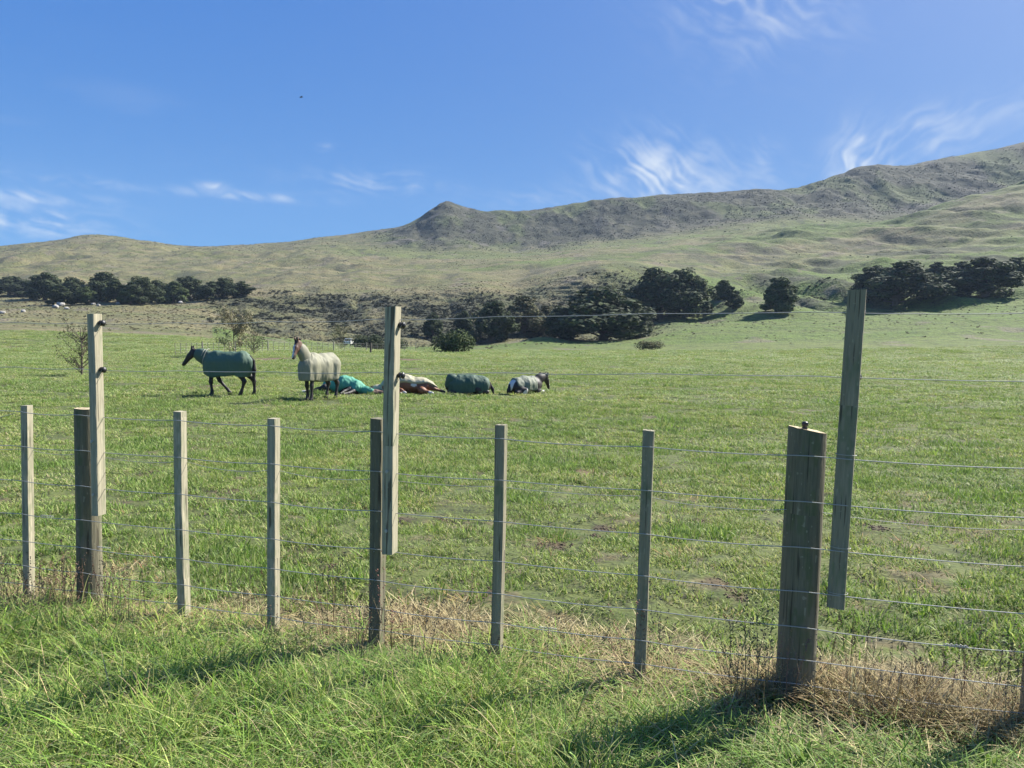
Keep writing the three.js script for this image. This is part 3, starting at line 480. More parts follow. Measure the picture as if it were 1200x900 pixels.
const weave = dataTex(256, (u, v) => { const k = 0.8 + 0.2 * ((Math.floor(u * 128) + Math.floor(v * 128)) % 2) - 0.12 * tiled(u * 9, v * 9, 9, 7); return [k, k, k]; }, false);
const clothMat = c => new THREE.MeshStandardMaterial({ color: new THREE.Color(...c), roughness: 0.72 });
// legs: list of joints from shoulder or hip to hoof with radii
const chain = (js) => { const o = []; for (let i = 0; i + 1 < js.length; i++) o.push([...js[i].slice(0, 3), ...js[i + 1].slice(0, 3), js[i][3], js[i + 1][3]]); return o; };
function headBones(p, m, side = [0, 0, 1]) {                   // poll p, muzzle m; two ears
  const d = V(m[0] - p[0], m[1] - p[1], m[2] - p[2]).normalize(), s = V(...side), up = s.clone().cross(d).normalize(); if (up.y < 0) up.negate();
  const at = (t, u, w) => [lerp(p[0], m[0], t) + up.x * u + s.x * w, lerp(p[1], m[1], t) + up.y * u + s.y * w, lerp(p[2], m[2], t) + up.z * u + s.z * w];
  const seg = (a, b, r1, r2) => [...a, ...b, r1, r2], o = [];
  o.push(seg(at(0.02, 0.0, 0), at(0.4, 0.0, 0), 0.088, 0.088), seg(at(0.16, -0.07, 0.025), at(0.42, -0.06, 0.025), 0.082, 0.062), seg(at(0.16, -0.07, -0.025), at(0.42, -0.06, -0.025), 0.082, 0.062), seg(at(0.35, 0.01, 0), at(0.85, -0.005, 0), 0.084, 0.058), seg(at(0.42, -0.06, 0), at(0.92, -0.035, 0), 0.055, 0.05), seg(at(0.85, -0.01, 0), at(0.98, -0.015, 0), 0.062, 0.056));
  for (const w of [1, -1]) o.push(seg(at(0.0, 0.06, 0.05 * w), at(-0.12, 0.10, 0.065 * w), 0.03, 0.03), seg(at(-0.12, 0.10, 0.065 * w), at(-0.30, 0.13, 0.06 * w), 0.03, 0.008));
  for (const w of [1, -1]) o.push(seg(at(0.33, 0.03, 0.075 * w), at(0.37, 0.03, 0.075 * w), 0.022, 0.022));
  for (const b of o) b.head = true;
  return o;
}
const FOLD = (p, s) => 0.012 * (noise3(p[0] * 7 + s, p[1] * 2.2, p[2] * 7, s) - 0.5) * 2 + 0.006 * (noise3(p[0] * 17, p[1] * 7, p[2] * 17, s + 3) - 0.5) * 2;
function horse(name, label, at, turn, o) {
  const h = group(name, label, 'horse', at, turn, 'horses in the paddock');
  const f1 = field(o.bones.filter(b => !b.head), 0.075), f2 = field(o.bones.filter(b => b.head), 0.022), f = p => smin(f1(p), f2(p), 0.05), [lo, hi] = boundsOf(o.bones, 0.08); if (o.floor !== undefined) lo[1] = Math.max(lo[1], -0.06);
  mesh('body', netMesh(f, lo, hi, 0.026, o.color), coat, h);
  if (o.rug) {
    const { bones, hem, mid, color, seed, cut } = o.rug, rf0 = field(bones, 0.12);
    const rf = p => { const q = [p[0], mid !== undefined && p[1] < mid ? mid - (mid - p[1]) * (o.rug.taper ?? 0.3) : p[1], p[2]]; let d = rf0(q) - 0.042 + FOLD(p, seed) * (o.rug.fold ?? 1); d = Math.max(d, hem + 0.03 * Math.sin(p[0] * 5 + seed) + 0.015 * Math.sin(p[0] * 13 + seed * 2) - p[1]); if (cut) d = Math.max(d, cut(p)); return d; };
    const [a, b] = boundsOf(bones, 0.12); a[1] = Math.min(a[1], hem - 0.06);
    const rug = mesh('rug', netMesh(rf, a, b, 0.026), clothMat(color), h);
    if (o.hood) { const hf0 = field(o.hood.bones, 0.1), hf = p => { let d = hf0(p) - 0.018 + FOLD(p, seed + 9); if (o.hood.cut) d = Math.max(d, o.hood.cut(p)); return d; }; const [c, e] = boundsOf(o.hood.bones, 0.12); mesh('neck_cover', netMesh(hf, c, e, 0.026), clothMat(o.hood.color || color), h); }
    for (const st of o.straps || []) mesh('strap', new THREE.TubeGeometry(new THREE.CatmullRomCurve3(st.map(q => V(...q))), 20, 0.014, 5), clothMat(o.strapColor || [0.03, 0.05, 0.04]), rug);
  }
  if (o.tail) mesh('tail', netMesh(field(o.tail, 0.04), ...boundsOf(o.tail, 0.06), 0.022), hairMat(o.hair), h);
  if (o.mane) mesh('mane', netMesh(p => field(o.mane, 0.04)(p) + 0.02 * noise3(p[0] * 30, p[1] * 12, p[2] * 30, 3), ...boundsOf(o.mane, 0.06), 0.02), hairMat(o.hair), h);
  return h;
}
const DARK = [0.020, 0.016, 0.014], BAY = [0.085, 0.038, 0.02], WHITE = [0.62, 0.58, 0.52], CHEST = [0.20, 0.075, 0.03];
const trunk = (y = 0) => [[-0.6, 1.2 + y, 0, -0.15, 1.12 + y, 0, 0.255, 0.295], [-0.15, 1.12 + y, 0, 0.44, 1.12 + y, 0, 0.295, 0.265], [-0.6, 1.36 + y, 0, -0.15, 1.3 + y, 0, 0.12, 0.12], [-0.15, 1.3 + y, 0, 0.3, 1.38 + y, 0, 0.12, 0.1], [0.3, 1.39 + y, 0, 0.5, 1.36 + y, 0, 0.1, 0.1], [0.44, 1.12 + y, 0, 0.64, 1.14 + y, 0, 0.25, 0.17], [-0.6, 1.2 + y, 0, -0.78, 1.14 + y, 0, 0.235, 0.17]];
const foreleg = (z, knee, fet, hoof) => chain([[0.5, 1.05, z * 0.9, 0.15], [0.44, 0.84, z, 0.095], [...knee, z, 0.058].slice(0, 2).concat([z, 0.058]), [fet[0], fet[1], z, 0.041], [hoof[0], hoof[1], z, 0.05], [hoof[0] + 0.04, hoof[1] - 0.03, z, 0.058]]);
const hindleg = (z, sti, hock, fet, hoof) => chain([[-0.62, 1.1, z * 0.8, 0.2], [sti[0], sti[1], z, 0.135], [hock[0], hock[1], z, 0.064], [fet[0], fet[1], z, 0.043], [hoof[0], hoof[1], z, 0.05], [hoof[0] + 0.04, hoof[1] - 0.03, z, 0.058]]);
const legDark = (base) => (x, y, z) => y < 0.6 ? DARK : base;
{ // the dark horse walking in profile, deep green rug with matching neck cover
  const S = 0.96, poll = [1.14, 1.53, 0], neck = [[0.5, 1.22, 0, 0.84, 1.36, 0, 0.25, 0.185, 0.62], [0.84, 1.36, 0, 1.12, 1.47, 0, 0.185, 0.125, 0.68]];
  const h = horse('horse', 'dark horse walking in profile in a deep green rug and neck cover', put(264, 25.5), Math.PI - 0.06, {
    bones: [...trunk(), ...neck, ...headBones(poll, [1.52, 1.04, 0]),
      ...foreleg(-0.15, [0.47, 0.47], [0.43, 0.16], [0.43, 0.05]), ...foreleg(0.15, [0.28, 0.5], [0.0, 0.2], [-0.10, 0.07]),
      ...hindleg(-0.16, [-0.5, 0.84], [-0.72, 0.5], [-0.62, 0.16], [-0.58, 0.05]), ...hindleg(0.16, [-0.62, 0.84], [-0.94, 0.52], [-0.96, 0.17], [-0.93, 0.05])],
    color: (x, y) => [0.020, 0.015, 0.013],
    rug: { bones: [...trunk(), ...hindleg(-0.15, [-0.6, 0.9], [-0.7, 0.6], [-0.7, 0.6], [-0.7, 0.6]).slice(0, 1), ...hindleg(0.15, [-0.6, 0.9], [-0.7, 0.6], [-0.7, 0.6], [-0.7, 0.6]).slice(0, 1)], hem: 0.66, mid: 1.12, color: [0.075, 0.13, 0.085], seed: 3, taper: 0.42, fold: 1.6, cut: p => Math.max(p[0] - 0.74, (p[0] - 0.5) * 0.5 - (p[1] - 0.62)) },
    hood: { bones: neck, color: [0.07, 0.115, 0.08], cut: p => p[0] - 1.1 + (p[1] - 1.35) * 0.3 },
    straps: [[[0.62, 1.5, 0.2], [0.6, 1.6, 0], [0.62, 1.5, -0.2], [0.7, 1.25, -0.25], [0.76, 1.05, -0.18]], [[0.74, 1.5, 0.14], [0.72, 1.585, 0], [0.74, 1.5, -0.14], [0.79, 1.36, -0.17]]], strapColor: [0.3, 0.3, 0.24],
    tail: chain([[-0.86, 1.36, 0, 0.05], [-0.97, 1.2, 0, 0.065], [-1.0, 0.9, 0, 0.075], [-0.99, 0.58, 0, 0.05], [-0.99, 0.42, 0, 0.02]]), hair: [0.014, 0.011, 0.01] });
  h.scale.set(S, S, 0.88);
}
{ // the bay horse facing the road with its head up, cream rug
  const neck = [[0.55, 1.28, 0, 0.8, 1.58, 0, 0.235, 0.165, 0.75], [0.8, 1.58, 0, 0.94, 1.82, 0.02, 0.165, 0.115, 0.8]];
  const bay = horse('horse', 'bay horse with a white blaze, head up, wearing a pale cream rug', put(373, 24.2), -116 * R, {
    bones: [...trunk(), ...neck, ...headBones([1.0, 1.86, 0.02], [1.28, 1.38, -0.06], [0.17, 0, 0.98]),
      ...foreleg(-0.15, [0.5, 0.47], [0.5, 0.16], [0.52, 0.05]), ...foreleg(0.15, [0.42, 0.47], [0.38, 0.16], [0.4, 0.05]),
      ...hindleg(-0.17, [-0.5, 0.84], [-0.78, 0.52], [-0.72, 0.16], [-0.69, 0.05]), ...hindleg(0.17, [-0.44, 0.84], [-0.68, 0.5], [-0.6, 0.16], [-0.57, 0.05])],
    color: (x, y, z) => { if (y < 0.75) return DARK; if (x > 1.06 && y > 1.3) { const t = (1.86 - y) / 0.48, cz = 0.02 - 0.08 * t; if (Math.abs(z - cz) < 0.038 && t > 0.15 && x > 1.06 + 0.26 * t) return WHITE; if (t > 0.8) return DARK; } return BAY; },
    rug: { bones: [...trunk(), [-0.62, 1.1, -0.14, -0.55, 0.9, -0.16, 0.2, 0.16], [-0.62, 1.1, 0.14, -0.55, 0.9, 0.16, 0.2, 0.16], [0.5, 1.1, 0, 0.6, 1.0, 0, 0.28, 0.24]], hem: 0.62, mid: 1.12, color: [0.225, 0.22, 0.15], seed: 5, fold: 1.8, taper: 0.5, cut: p => p[0] - 1.2 },
    hood: { bones: [neck[0], [0.8, 1.58, 0, 0.86, 1.68, 0.01, 0.165, 0.14, 0.78]], color: [0.235, 0.225, 0.16], cut: p => -(p[1] - 1.05) },
    straps: [[[0.52, 1.42, 0.22], [0.48, 1.5, 0.1], [0.48, 1.5, -0.1], [0.54, 1.4, -0.22], [0.66, 1.2, -0.27]], [[0.16, 1.34, 0.28], [0.14, 1.1, 0.335], [0.12, 0.8, 0.29]]], strapColor: [0.2, 0.2, 0.13],
    tail: chain([[-0.86, 1.36, 0, 0.05], [-0.95, 1.2, 0, 0.065], [-0.97, 0.9, 0, 0.07], [-0.95, 0.5, 0, 0.03]]), mane: [[0.86, 1.95, 0, 0.98, 1.99, 0.02, 0.04, 0.045], [1.0, 1.99, 0.02, 1.12, 1.86, 0, 0.04, 0.02]], hair: [0.014, 0.011, 0.01] });
  bay.scale.set(0.95, 0.97, 0.84);
}
// lying flat on one side: x towards the head, legs towards -z
const flat = (hump = 0.3) => [[-0.62, 0.25, 0, 0.0, hump, 0, 0.26, 0.31, 1], [0.0, hump, 0, 0.5, 0.25, 0, 0.31, 0.25], [0.5, 0.24, 0, 0.68, 0.2, -0.02, 0.24, 0.18]];
{ // turquoise rug, stretched out behind the bay horse
  const neck = [[0.62, 0.19, 0.02, 0.98, 0.13, 0.1, 0.18, 0.13], [0.98, 0.13, 0.1, 1.22, 0.1, 0.14, 0.13, 0.1]];
  const teal = horse('horse', 'dark horse stretched out flat in a bright turquoise rug behind the bay horse', put(404, 27.3), -8 * R, {
    bones: [...flat(), ...neck, ...headBones([1.2, 0.11, 0.14], [1.66, 0.08, -0.02], [0, 0.5, 0.866]),
      ...chain([[0.5, 0.16, 0.1, 0.14], [0.5, 0.12, 0.38, 0.08], [0.42, 0.06, 0.7, 0.055], [0.32, 0.05, 0.98, 0.045]]), ...chain([[0.45, 0.2, 0.1, 0.13], [0.34, 0.2, 0.36, 0.08], [0.2, 0.12, 0.62, 0.055], [0.16, 0.05, 0.9, 0.045]]),
      ...chain([[-0.6, 0.18, 0.1, 0.19], [-0.8, 0.13, 0.32, 0.12], [-1.05, 0.08, 0.3, 0.06], [-1.55, 0.06, 0.42, 0.042], [-1.68, 0.06, 0.44, 0.05]]), ...chain([[-0.6, 0.26, 0.08, 0.19], [-0.72, 0.24, 0.36, 0.12], [-1.0, 0.18, 0.4, 0.06], [-1.3, 0.10, 0.6, 0.042], [-1.4, 0.08, 0.66, 0.05]])], floor: 0,
    color: (x, y, z) => x < -1.28 && z < 0.5 ? WHITE : x > 1.2 ? [0.16, 0.09, 0.06] : DARK,
    rug: { bones: [...flat(0.33), [-0.62, 0.26, 0.08, -0.8, 0.18, 0.22, 0.2, 0.12], [0.5, 0.22, 0.05, 0.48, 0.16, 0.26, 0.19, 0.12]], hem: 0.03, color: [0.075, 0.29, 0.19], seed: 8, fold: 2.6, cut: p => -(p[1] - 0.05 - 0.22 * step(0.1, 0.3, p[2]) * (0.55 + 0.45 * Math.sin(p[0] * 6))) },
    hood: { bones: neck, color: [0.075, 0.29, 0.19] },
    tail: chain([[-0.85, 0.22, -0.05, 0.06], [-1.0, 0.1, -0.15, 0.06], [-1.25, 0.05, -0.3, 0.03]]), hair: [0.02, 0.016, 0.014] });
  teal.scale.set(0.86, 0.9, 0.9);
}
{ // chestnut, cream rug slipping off the belly
  const neck = [[0.62, 0.19, -0.02, 0.98, 0.13, 0, 0.18, 0.13], [0.98, 0.13, 0, 1.2, 0.1, 0.04, 0.13, 0.1]];
  horse('horse', 'chestnut horse lying flat on its side, belly showing under a cream rug', put(474, 27.6), Math.PI + 6 * R, {
    bones: [...flat(0.29), ...neck, ...headBones([1.2, 0.11, 0], [1.64, 0.08, 0.1], [0, 0.5, 0.866]),
      ...chain([[0.5, 0.16, -0.1, 0.14], [0.46, 0.12, -0.38, 0.08], [0.3, 0.06, -0.6, 0.055], [0.1, 0.05, -0.72, 0.045]]), ...chain([[0.45, 0.24, -0.1, 0.13], [0.3, 0.22, -0.36, 0.08], [0.1, 0.14, -0.5, 0.055], [-0.05, 0.06, -0.6, 0.045]]),
      ...chain([[-0.6, 0.18, -0.1, 0.19], [-0.62, 0.13, -0.4, 0.12], [-0.85, 0.07, -0.42, 0.06], [-1.0, 0.06, -0.66, 0.044]]), ...chain([[-0.6, 0.3, -0.06, 0.19], [-0.78, 0.27, -0.2, 0.13], [-1.05, 0.18, -0.16, 0.062], [-1.32, 0.10, -0.1, 0.045], [-1.42, 0.06, -0.1, 0.052]])], floor: 0,
    color: (x, y, z) => x < -1.28 ? DARK : (z < -0.5 && x < -0.85) || noise3(x * 3, y * 3, z * 3, 5) > 0.74 ? WHITE : CHEST,
    rug: { bones: [...flat(0.31), [-0.6, 0.3, -0.04, -0.84, 0.28, -0.16, 0.2, 0.13], [-0.84, 0.27, -0.16, -1.1, 0.2, -0.14, 0.12, 0.06]], hem: 0.03, color: [0.38, 0.35, 0.23], seed: 12, fold: 2, cut: p => -(p[1] - 0.05) - 0 + 1.15 * clamp(-p[2] + 0.02, 0, 0.4) - 0.02 },
    hood: { bones: neck, color: [0.38, 0.35, 0.24] } });
}
// resting upright on the ground, legs folded
const rest = [[-0.6, 0.36, 0, -0.1, 0.39, 0, 0.29, 0.32], [-0.1, 0.39, 0, 0.45, 0.40, 0, 0.32, 0.28], [-0.5, 0.52, 0, 0.35, 0.6, 0, 0.14, 0.12], [0.45, 0.36, 0, 0.62, 0.36, 0, 0.26, 0.2], [-0.6, 0.34, 0, -0.75, 0.3, 0, 0.26, 0.2]];
const folded = z => [...chain([[0.45, 0.26, z * 0.7, 0.14], [0.42, 0.16, z, 0.095], [0.78, 0.09, z * 1.1, 0.062], [0.5, 0.06, z * 1.15, 0.045], [0.42, 0.06, z * 1.15, 0.05]]), ...chain([[-0.62, 0.3, z * 0.7, 0.2], [-0.32, 0.2, z * 1.35, 0.14], [-0.74, 0.1, z * 1.5, 0.068], [-0.38, 0.06, z * 1.6, 0.046], [-0.28, 0.06, z * 1.6, 0.05]])];
{ // dark green rug, dozing with its nose on the grass
  const neck = [[0.5, 0.46, 0, 0.72, 0.58, 0.02, 0.23, 0.19, 0.75], [0.72, 0.58, 0.02, 0.86, 0.36, 0.05, 0.17, 0.12, 0.8]];
  const doze = horse('horse', 'horse dozing with folded legs, wholly wrapped in a dark green rug', put(549, 27.7), Math.PI + 14 * R, {
    bones: [...rest, ...neck, ...headBones([0.86, 0.34, 0.08], [0.7, 0.08, 0.42], [0.8, 0, 0.5]), ...folded(0.2), ...folded(-0.2)], floor: 0,
    color: () => [0.028, 0.022, 0.018],
    rug: { bones: [...rest, [-0.62, 0.36, -0.14, -0.4, 0.26, -0.24, 0.2, 0.13], [-0.62, 0.36, 0.14, -0.4, 0.26, 0.24, 0.2, 0.13]], hem: 0.06, mid: 0.33, color: [0.05, 0.095, 0.062], seed: 15, fold: 2, cut: p => -(p[0] + 0.86 - 0.35 * clamp(0.4 - p[1], 0, 0.4)) },
    hood: { bones: neck, color: [0.052, 0.098, 0.064] }, straps: [[[0.5, 0.4, 0.33], [0.46, 0.66, 0.16], [0.44, 0.74, 0], [0.46, 0.66, -0.16], [0.5, 0.4, -0.33]]],
    tail: chain([[-0.9, 0.42, 0, 0.06], [-1.02, 0.2, -0.05, 0.07], [-1.05, 0.05, -0.1, 0.04]]), hair: [0.014, 0.011, 0.01] });
  doze.scale.set(0.86, 0.92, 0.9);
}
{ // black and white horse resting, neck arched and nose to the ground
  const neck = [[0.42, 0.46, 0, 0.74, 0.66, 0, 0.25, 0.2, 0.65], [0.74, 0.66, 0, 1.04, 0.73, 0, 0.2, 0.14, 0.7]];
  const pied = horse('horse', 'black and white horse lying with arched neck and nose near the grass, grey rug', put(617, 28.2), 38 * R, {
    bones: [...rest, ...neck, ...headBones([1.08, 0.75, 0], [1.36, 0.22, -0.1]), ...folded(0.2), ...chain([[0.45, 0.26, -0.15, 0.14], [0.6, 0.18, -0.22, 0.09], [0.88, 0.22, -0.2, 0.06], [1.0, 0.07, -0.2, 0.045]]), ...folded(-0.2).slice(4)], floor: 0,
    color: (x, y, z) => { { const t = (0.75 - y) / 0.53; if (x > 1.1 + 0.26 * t && Math.abs(z + 0.1 * t) < 0.05 && t > 0.1) return WHITE; } if (x > 0.7 && y < 0.3 && z < -0.1 && x < 1.05) return WHITE; const n = noise3(x * 2.6 + 3, y * 2.6, z * 2.6, 9); return n > 0.62 && x < 0.75 ? WHITE : DARK; },
    rug: { bones: rest, hem: 0.2, mid: 0.38, color: [0.17, 0.19, 0.135], seed: 17, fold: 2.2, cut: p => Math.max(p[0] - 0.42 + 0.2 * Math.abs(p[2]), -(p[0] + 0.7 - 0.5 * clamp(0.4 - p[1], 0, 0.4))) },
    straps: [[[0.25, 0.5, 0.3], [0.25, 0.74, 0.1], [0.25, 0.75, -0.1], [0.25, 0.5, -0.3]]], strapColor: [0.5, 0.5, 0.46],
    mane: [[0.5, 0.74, 0, 0.76, 0.88, 0, 0.04, 0.05], [0.76, 0.88, 0, 1.05, 0.86, 0, 0.05, 0.045]],
    tail: chain([[-0.9, 0.4, 0, 0.06], [-1.0, 0.2, 0.05, 0.07], [-1.02, 0.05, 0.1, 0.04]]), hair: [0.016, 0.014, 0.014] });
  pied.scale.setScalar(0.86);
}
console.log('horses');

// ---------------------------------------------------------------- trees
function leafCloud(blobs, n, size, seed, tones, flatness = 0.4) {
  const r = rng(seed), pos = [], col = [], idx = [], tot = blobs.reduce((a, b) => a + b[3] * b[3], 0);
  for (const [bx, by, bz, br, sy = 0.85] of blobs) {
    const m = Math.round(n * br * br / tot), tone0 = 0.85 + 0.3 * r();
    for (let i = 0; i < m; i++) {
      const d = V(r() * 2 - 1, r() * 2 - 1, r() * 2 - 1); if (d.lengthSq() > 1 || d.lengthSq() < 0.01) { i--; continue; } d.normalize();
      const lump = 0.78 + 0.42 * noise3(d.x * 2.6 + bx, d.y * 2.6 + by, d.z * 2.6 + bz, seed), q = br * lump * (r() < 0.8 ? 0.86 + 0.18 * r() : 0.35 + 0.5 * r());
      const c = V(bx + d.x * q, by + d.y * q * sy, bz + d.z * q), nrm = d.clone().add(V((r() - 0.5) * 1.6, (r() - 0.5) * 1.6 + flatness, (r() - 0.5) * 1.6)).normalize();
      const a = V(r() - 0.5, r() - 0.5, r() - 0.5).cross(nrm).normalize(), b = nrm.clone().cross(a), s = size * (0.55 + 0.8 * r()), s0 = pos.length / 3;
      for (const [u, v] of [[-0.5, 0], [0, 0.32], [0.5, 0], [0, -0.32]]) pos.push(c.x + (a.x * u + b.x * v) * s, c.y + (a.y * u + b.y * v) * s, c.z + (a.z * u + b.z * v) * s);
      const t = tones[Math.floor(r() * tones.length)], k = tone0 * (0.75 + 0.5 * r()); for (let v = 0; v < 4; v++) col.push(t[0] * k, t[1] * k, t[2] * k);
      idx.push(s0, s0 + 1, s0 + 2, s0, s0 + 2, s0 + 3);
    }
  }
  const g = new THREE.BufferGeometry(); g.setAttribute('position', new THREE.Float32BufferAttribute(pos, 3)); g.setAttribute('color', new THREE.Float32BufferAttribute(col, 3)); g.setIndex(idx); g.computeVertexNormals(); return g;
}
function limb(pts, r0, r1) { const c = new THREE.CatmullRomCurve3(pts), n = 8, g = new THREE.TubeGeometry(c, n, 1, 7), p = g.attributes.position; for (let j = 0; j <= n; j++) { const q = c.getPointAt(j / n), rr = lerp(r0, r1, j / n); for (let k = 0; k <= 7; k++) { const i = j * 8 + k; p.setXYZ(i, q.x + (p.getX(i) - q.x) * rr, q.y + (p.getY(i) - q.y) * rr, q.z + (p.getZ(i) - q.z) * rr); } } g.computeVertexNormals(); return g; }
const bark = new THREE.MeshStandardMaterial({ color: new THREE.Color(0.11, 0.085, 0.065), roughness: 0.95 });
const TONES = { dark: [[0.046, 0.066, 0.024], [0.036, 0.054, 0.022], [0.058, 0.078, 0.028], [0.05, 0.062, 0.03]], mid: [[0.062, 0.09, 0.027], [0.05, 0.075, 0.026], [0.08, 0.105, 0.034]], olive: [[0.095, 0.098, 0.042], [0.08, 0.09, 0.036], [0.115, 0.105, 0.052]] };
// a tree ten metres high: low wide crown of several lobes on short limbs
function treeShape(seed, w, tone, leaves = 6000) {
  const r = rng(seed), blobs = [], limbs = [limb([V(0, -0.6, 0), V(0.15 * (r() - 0.5), 1.2, 0.05), V(0.5 * (r() - 0.5), 3.6, 0.2), V((r() - 0.5), 6.5, (r() - 0.5))], 0.42, 0.1)];
  const lx = (r() - 0.5) * 1.2, lz = (r() - 0.5) * 1.2; blobs.push([lx * 0.5, 4.6, lz * 0.5, 2.2 * w, 1.1]);
  const n = 16; for (let i = 0; i < n; i++) {
    const a = i * 2.4 + r() * 0.9, y = 1.3 + 7.4 * Math.pow((i + r()) / n, 1.15), reach = (y < 3 ? 2.7 : y < 6 ? 2.9 - 0.25 * (y - 3) : 1.9 - 0.5 * (y - 6)) * w, q = Math.max(0.2, reach * (0.55 + 0.5 * r())), s = (0.75 + 0.75 * r()) * w * (y > 6.8 ? 0.85 : 1.1);
    const bx = Math.cos(a) * q + lx * y / 8, bz = Math.sin(a) * q + lz * y / 8; blobs.push([bx, y, bz, s, 0.72 + 0.2 * r()]); limbs.push(limb([V(0, Math.max(0.8, y * 0.4), 0), V(bx * 0.45, y * 0.75, bz * 0.45), V(bx, y + 0.2, bz)], 0.15, 0.03));
  }
  return { trunk: mergeGeometries(limbs), crown: leafCloud(blobs, leaves, 0.5, seed + 7, tone) };
}
const crownMat = new THREE.MeshPhysicalMaterial({ vertexColors: true, roughness: 0.85, transmission: 0.2, thickness: 0, side: THREE.DoubleSide, specularIntensity: 0.3 });
const shapes = { a: treeShape(71, 1.0, TONES.dark), b: treeShape(72, 1.15, TONES.dark), c: treeShape(73, 0.85, TONES.dark), d: treeShape(74, 0.95, TONES.mid), e: treeShape(75, 1.0, TONES.olive, 3600), f: treeShape(76, 1.05, TONES.dark), g: treeShape(77, 0.95, TONES.mid) };
function tree(shape, label, x, y, wpx, hpx, set, from = 110) {
  const D = groundAt(x, y, from), p = put(x, D), m = D / F, t = group('tree', label, 'tree', p, hash(x, y, 1) * 6.283, set), s = shapes[shape];
  mesh('trunk', s.trunk, bark, t); mesh('crown', s.crown, crownMat, t);
  t.scale.set(wpx * m / 6.4, hpx * m / 9.5, wpx * m / 6.4); t.position.y -= 0.4 * t.scale.y; return t;
}
const rowLabel = 'dark rounded tree in the long row under the bare brown hilltop', rowSet = 'trees in the row under the brown hilltop';
for (const [s, x, y, w, h] of [['a', -14, 346, 30, 28], ['f', 12, 346, 30, 26], ['b', 34, 348, 24, 22], ['a', 54, 352, 34, 36], ['c', 74, 358, 26, 28], ['b', 90, 354, 26, 33], ['g', 103, 357, 20, 24], ['f', 121, 354, 32, 40], ['c', 139, 355, 24, 30], ['g', 152, 357, 22, 26], ['b', 168, 357, 30, 37], ['f', 187, 356, 28, 31], ['g', 203, 356, 24, 30], ['a', 222, 353, 32, 33], ['c', 243, 352, 24, 26], ['b', 262, 350, 26, 27], ['c', 282, 348, 24, 20]]) tree(s, rowLabel, x, y, w * 1.3, h * 0.95, rowSet);
for (const [s, x, y, w, h, label] of [
  ['c', 506, 397, 26, 34, 'small dark tree at the end of the clump nearest the parked white vehicle'], ['a', 541, 396, 28, 34, 'small dark tree behind the low round bush'], ['f', 574, 402, 50, 54, 'dark tree beside the olive tree at the foot of the bank'],
  ['e', 612, 392, 54, 48, 'olive brown tree with a thin crown at the foot of the bank'], ['e', 638, 386, 32, 30, 'small olive brown tree on the bank between two dark clumps'],
  ['a', 662, 398, 52, 42, 'dark tree on the shaded side of the broad clump below the bank'], ['b', 706, 399, 100, 66, 'broad dark spreading tree, widest of the clump below the bank'], ['c', 748, 392, 40, 36, 'dark low tree filling the gap under the tallest tree'],
  ['f', 772, 375, 70, 66, 'tallest dark tree on the hillside, crown against the brown bank'], ['b', 802, 372, 56, 60, 'dense dark tree leaning against the tallest tree'],
  ['c', 857, 362, 28, 30, 'small dark tree standing alone on the green slope'], ['d', 846, 352, 26, 26, 'small green tree just above the lone small tree'], ['d', 908, 367, 48, 46, 'dark green tree with low skirts on the open green slope'],
  ['a', 1020, 344, 44, 34, 'small dark tree above the tall fence board'], ['b', 1046, 359, 76, 54, 'large round dark tree casting a black shadow on the green hillside'], ['c', 1090, 336, 44, 30, 'low dark tree between the two large hillside trees'], ['c', 1114, 333, 40, 28, 'low dark tree next to the pointed hillside tree'], ['f', 1150, 349, 74, 50, 'dark tree with a pointed top and long shadow on the green hillside'], ['d', 1186, 326, 34, 26, 'small green tree uphill from the pointed dark tree'], ['a', 1214, 330, 34, 30, 'small dark tree at the far end of the hillside row']]) tree(s, label, x, y, w, h, null);
{ // low bush in front of the clump, and shrubs
  const shrub = (seed, tone, n = 2600) => { const r = rng(seed), b = []; for (let i = 0; i < 9; i++) { const a = r() * 6.283, q = 1.9 * Math.sqrt(r()); b.push([Math.cos(a) * q, 0.75 + r() * 0.75, Math.sin(a) * q * 0.8, 0.75 + 0.5 * r(), 0.9]); } return { crown: leafCloud(b, n, 0.26, seed, tone), trunk: mergeGeometries([0, 1, 2, 3].map(i => limb([V(0, -0.2, 0), V(Math.cos(i * 1.7) * 0.5, 0.5, Math.sin(i * 1.7) * 0.5), V(Math.cos(i * 1.7) * 1.3, 1.1, Math.sin(i * 1.7) * 1.2)], 0.1, 0.03))) }; };
  const s1 = shrub(81, TONES.mid), s2 = shrub(82, TONES.olive, 1800), s3 = shrub(83, TONES.dark);
  for (const [s, x, D, w, h, label] of [[s1, 533, 112, 60, 26, 'low rounded green bush standing in the flat paddock'], [s2, 761, 135, 40, 12, 'flat brownish shrub at the edge of the paddock'], [s3, 432, 158, 44, 17, 'dark hedge-like shrub behind the parked white vehicle'], [s3, 462, 156, 34, 15, 'dark shrub at the end of the hedge near the far fence'], [s3, 444, 128, 20, 10, 'small dark bush just past the far fence']]) {
    const p = put(x, D), m = D / F, t = group('bush', label, 'bush', p, x); mesh('stems', s.trunk, bark, t); mesh('foliage', s.crown, crownMat, t); t.scale.set(w * m / 5.2, h * m / 2.35, w * m / 5.2); }
}
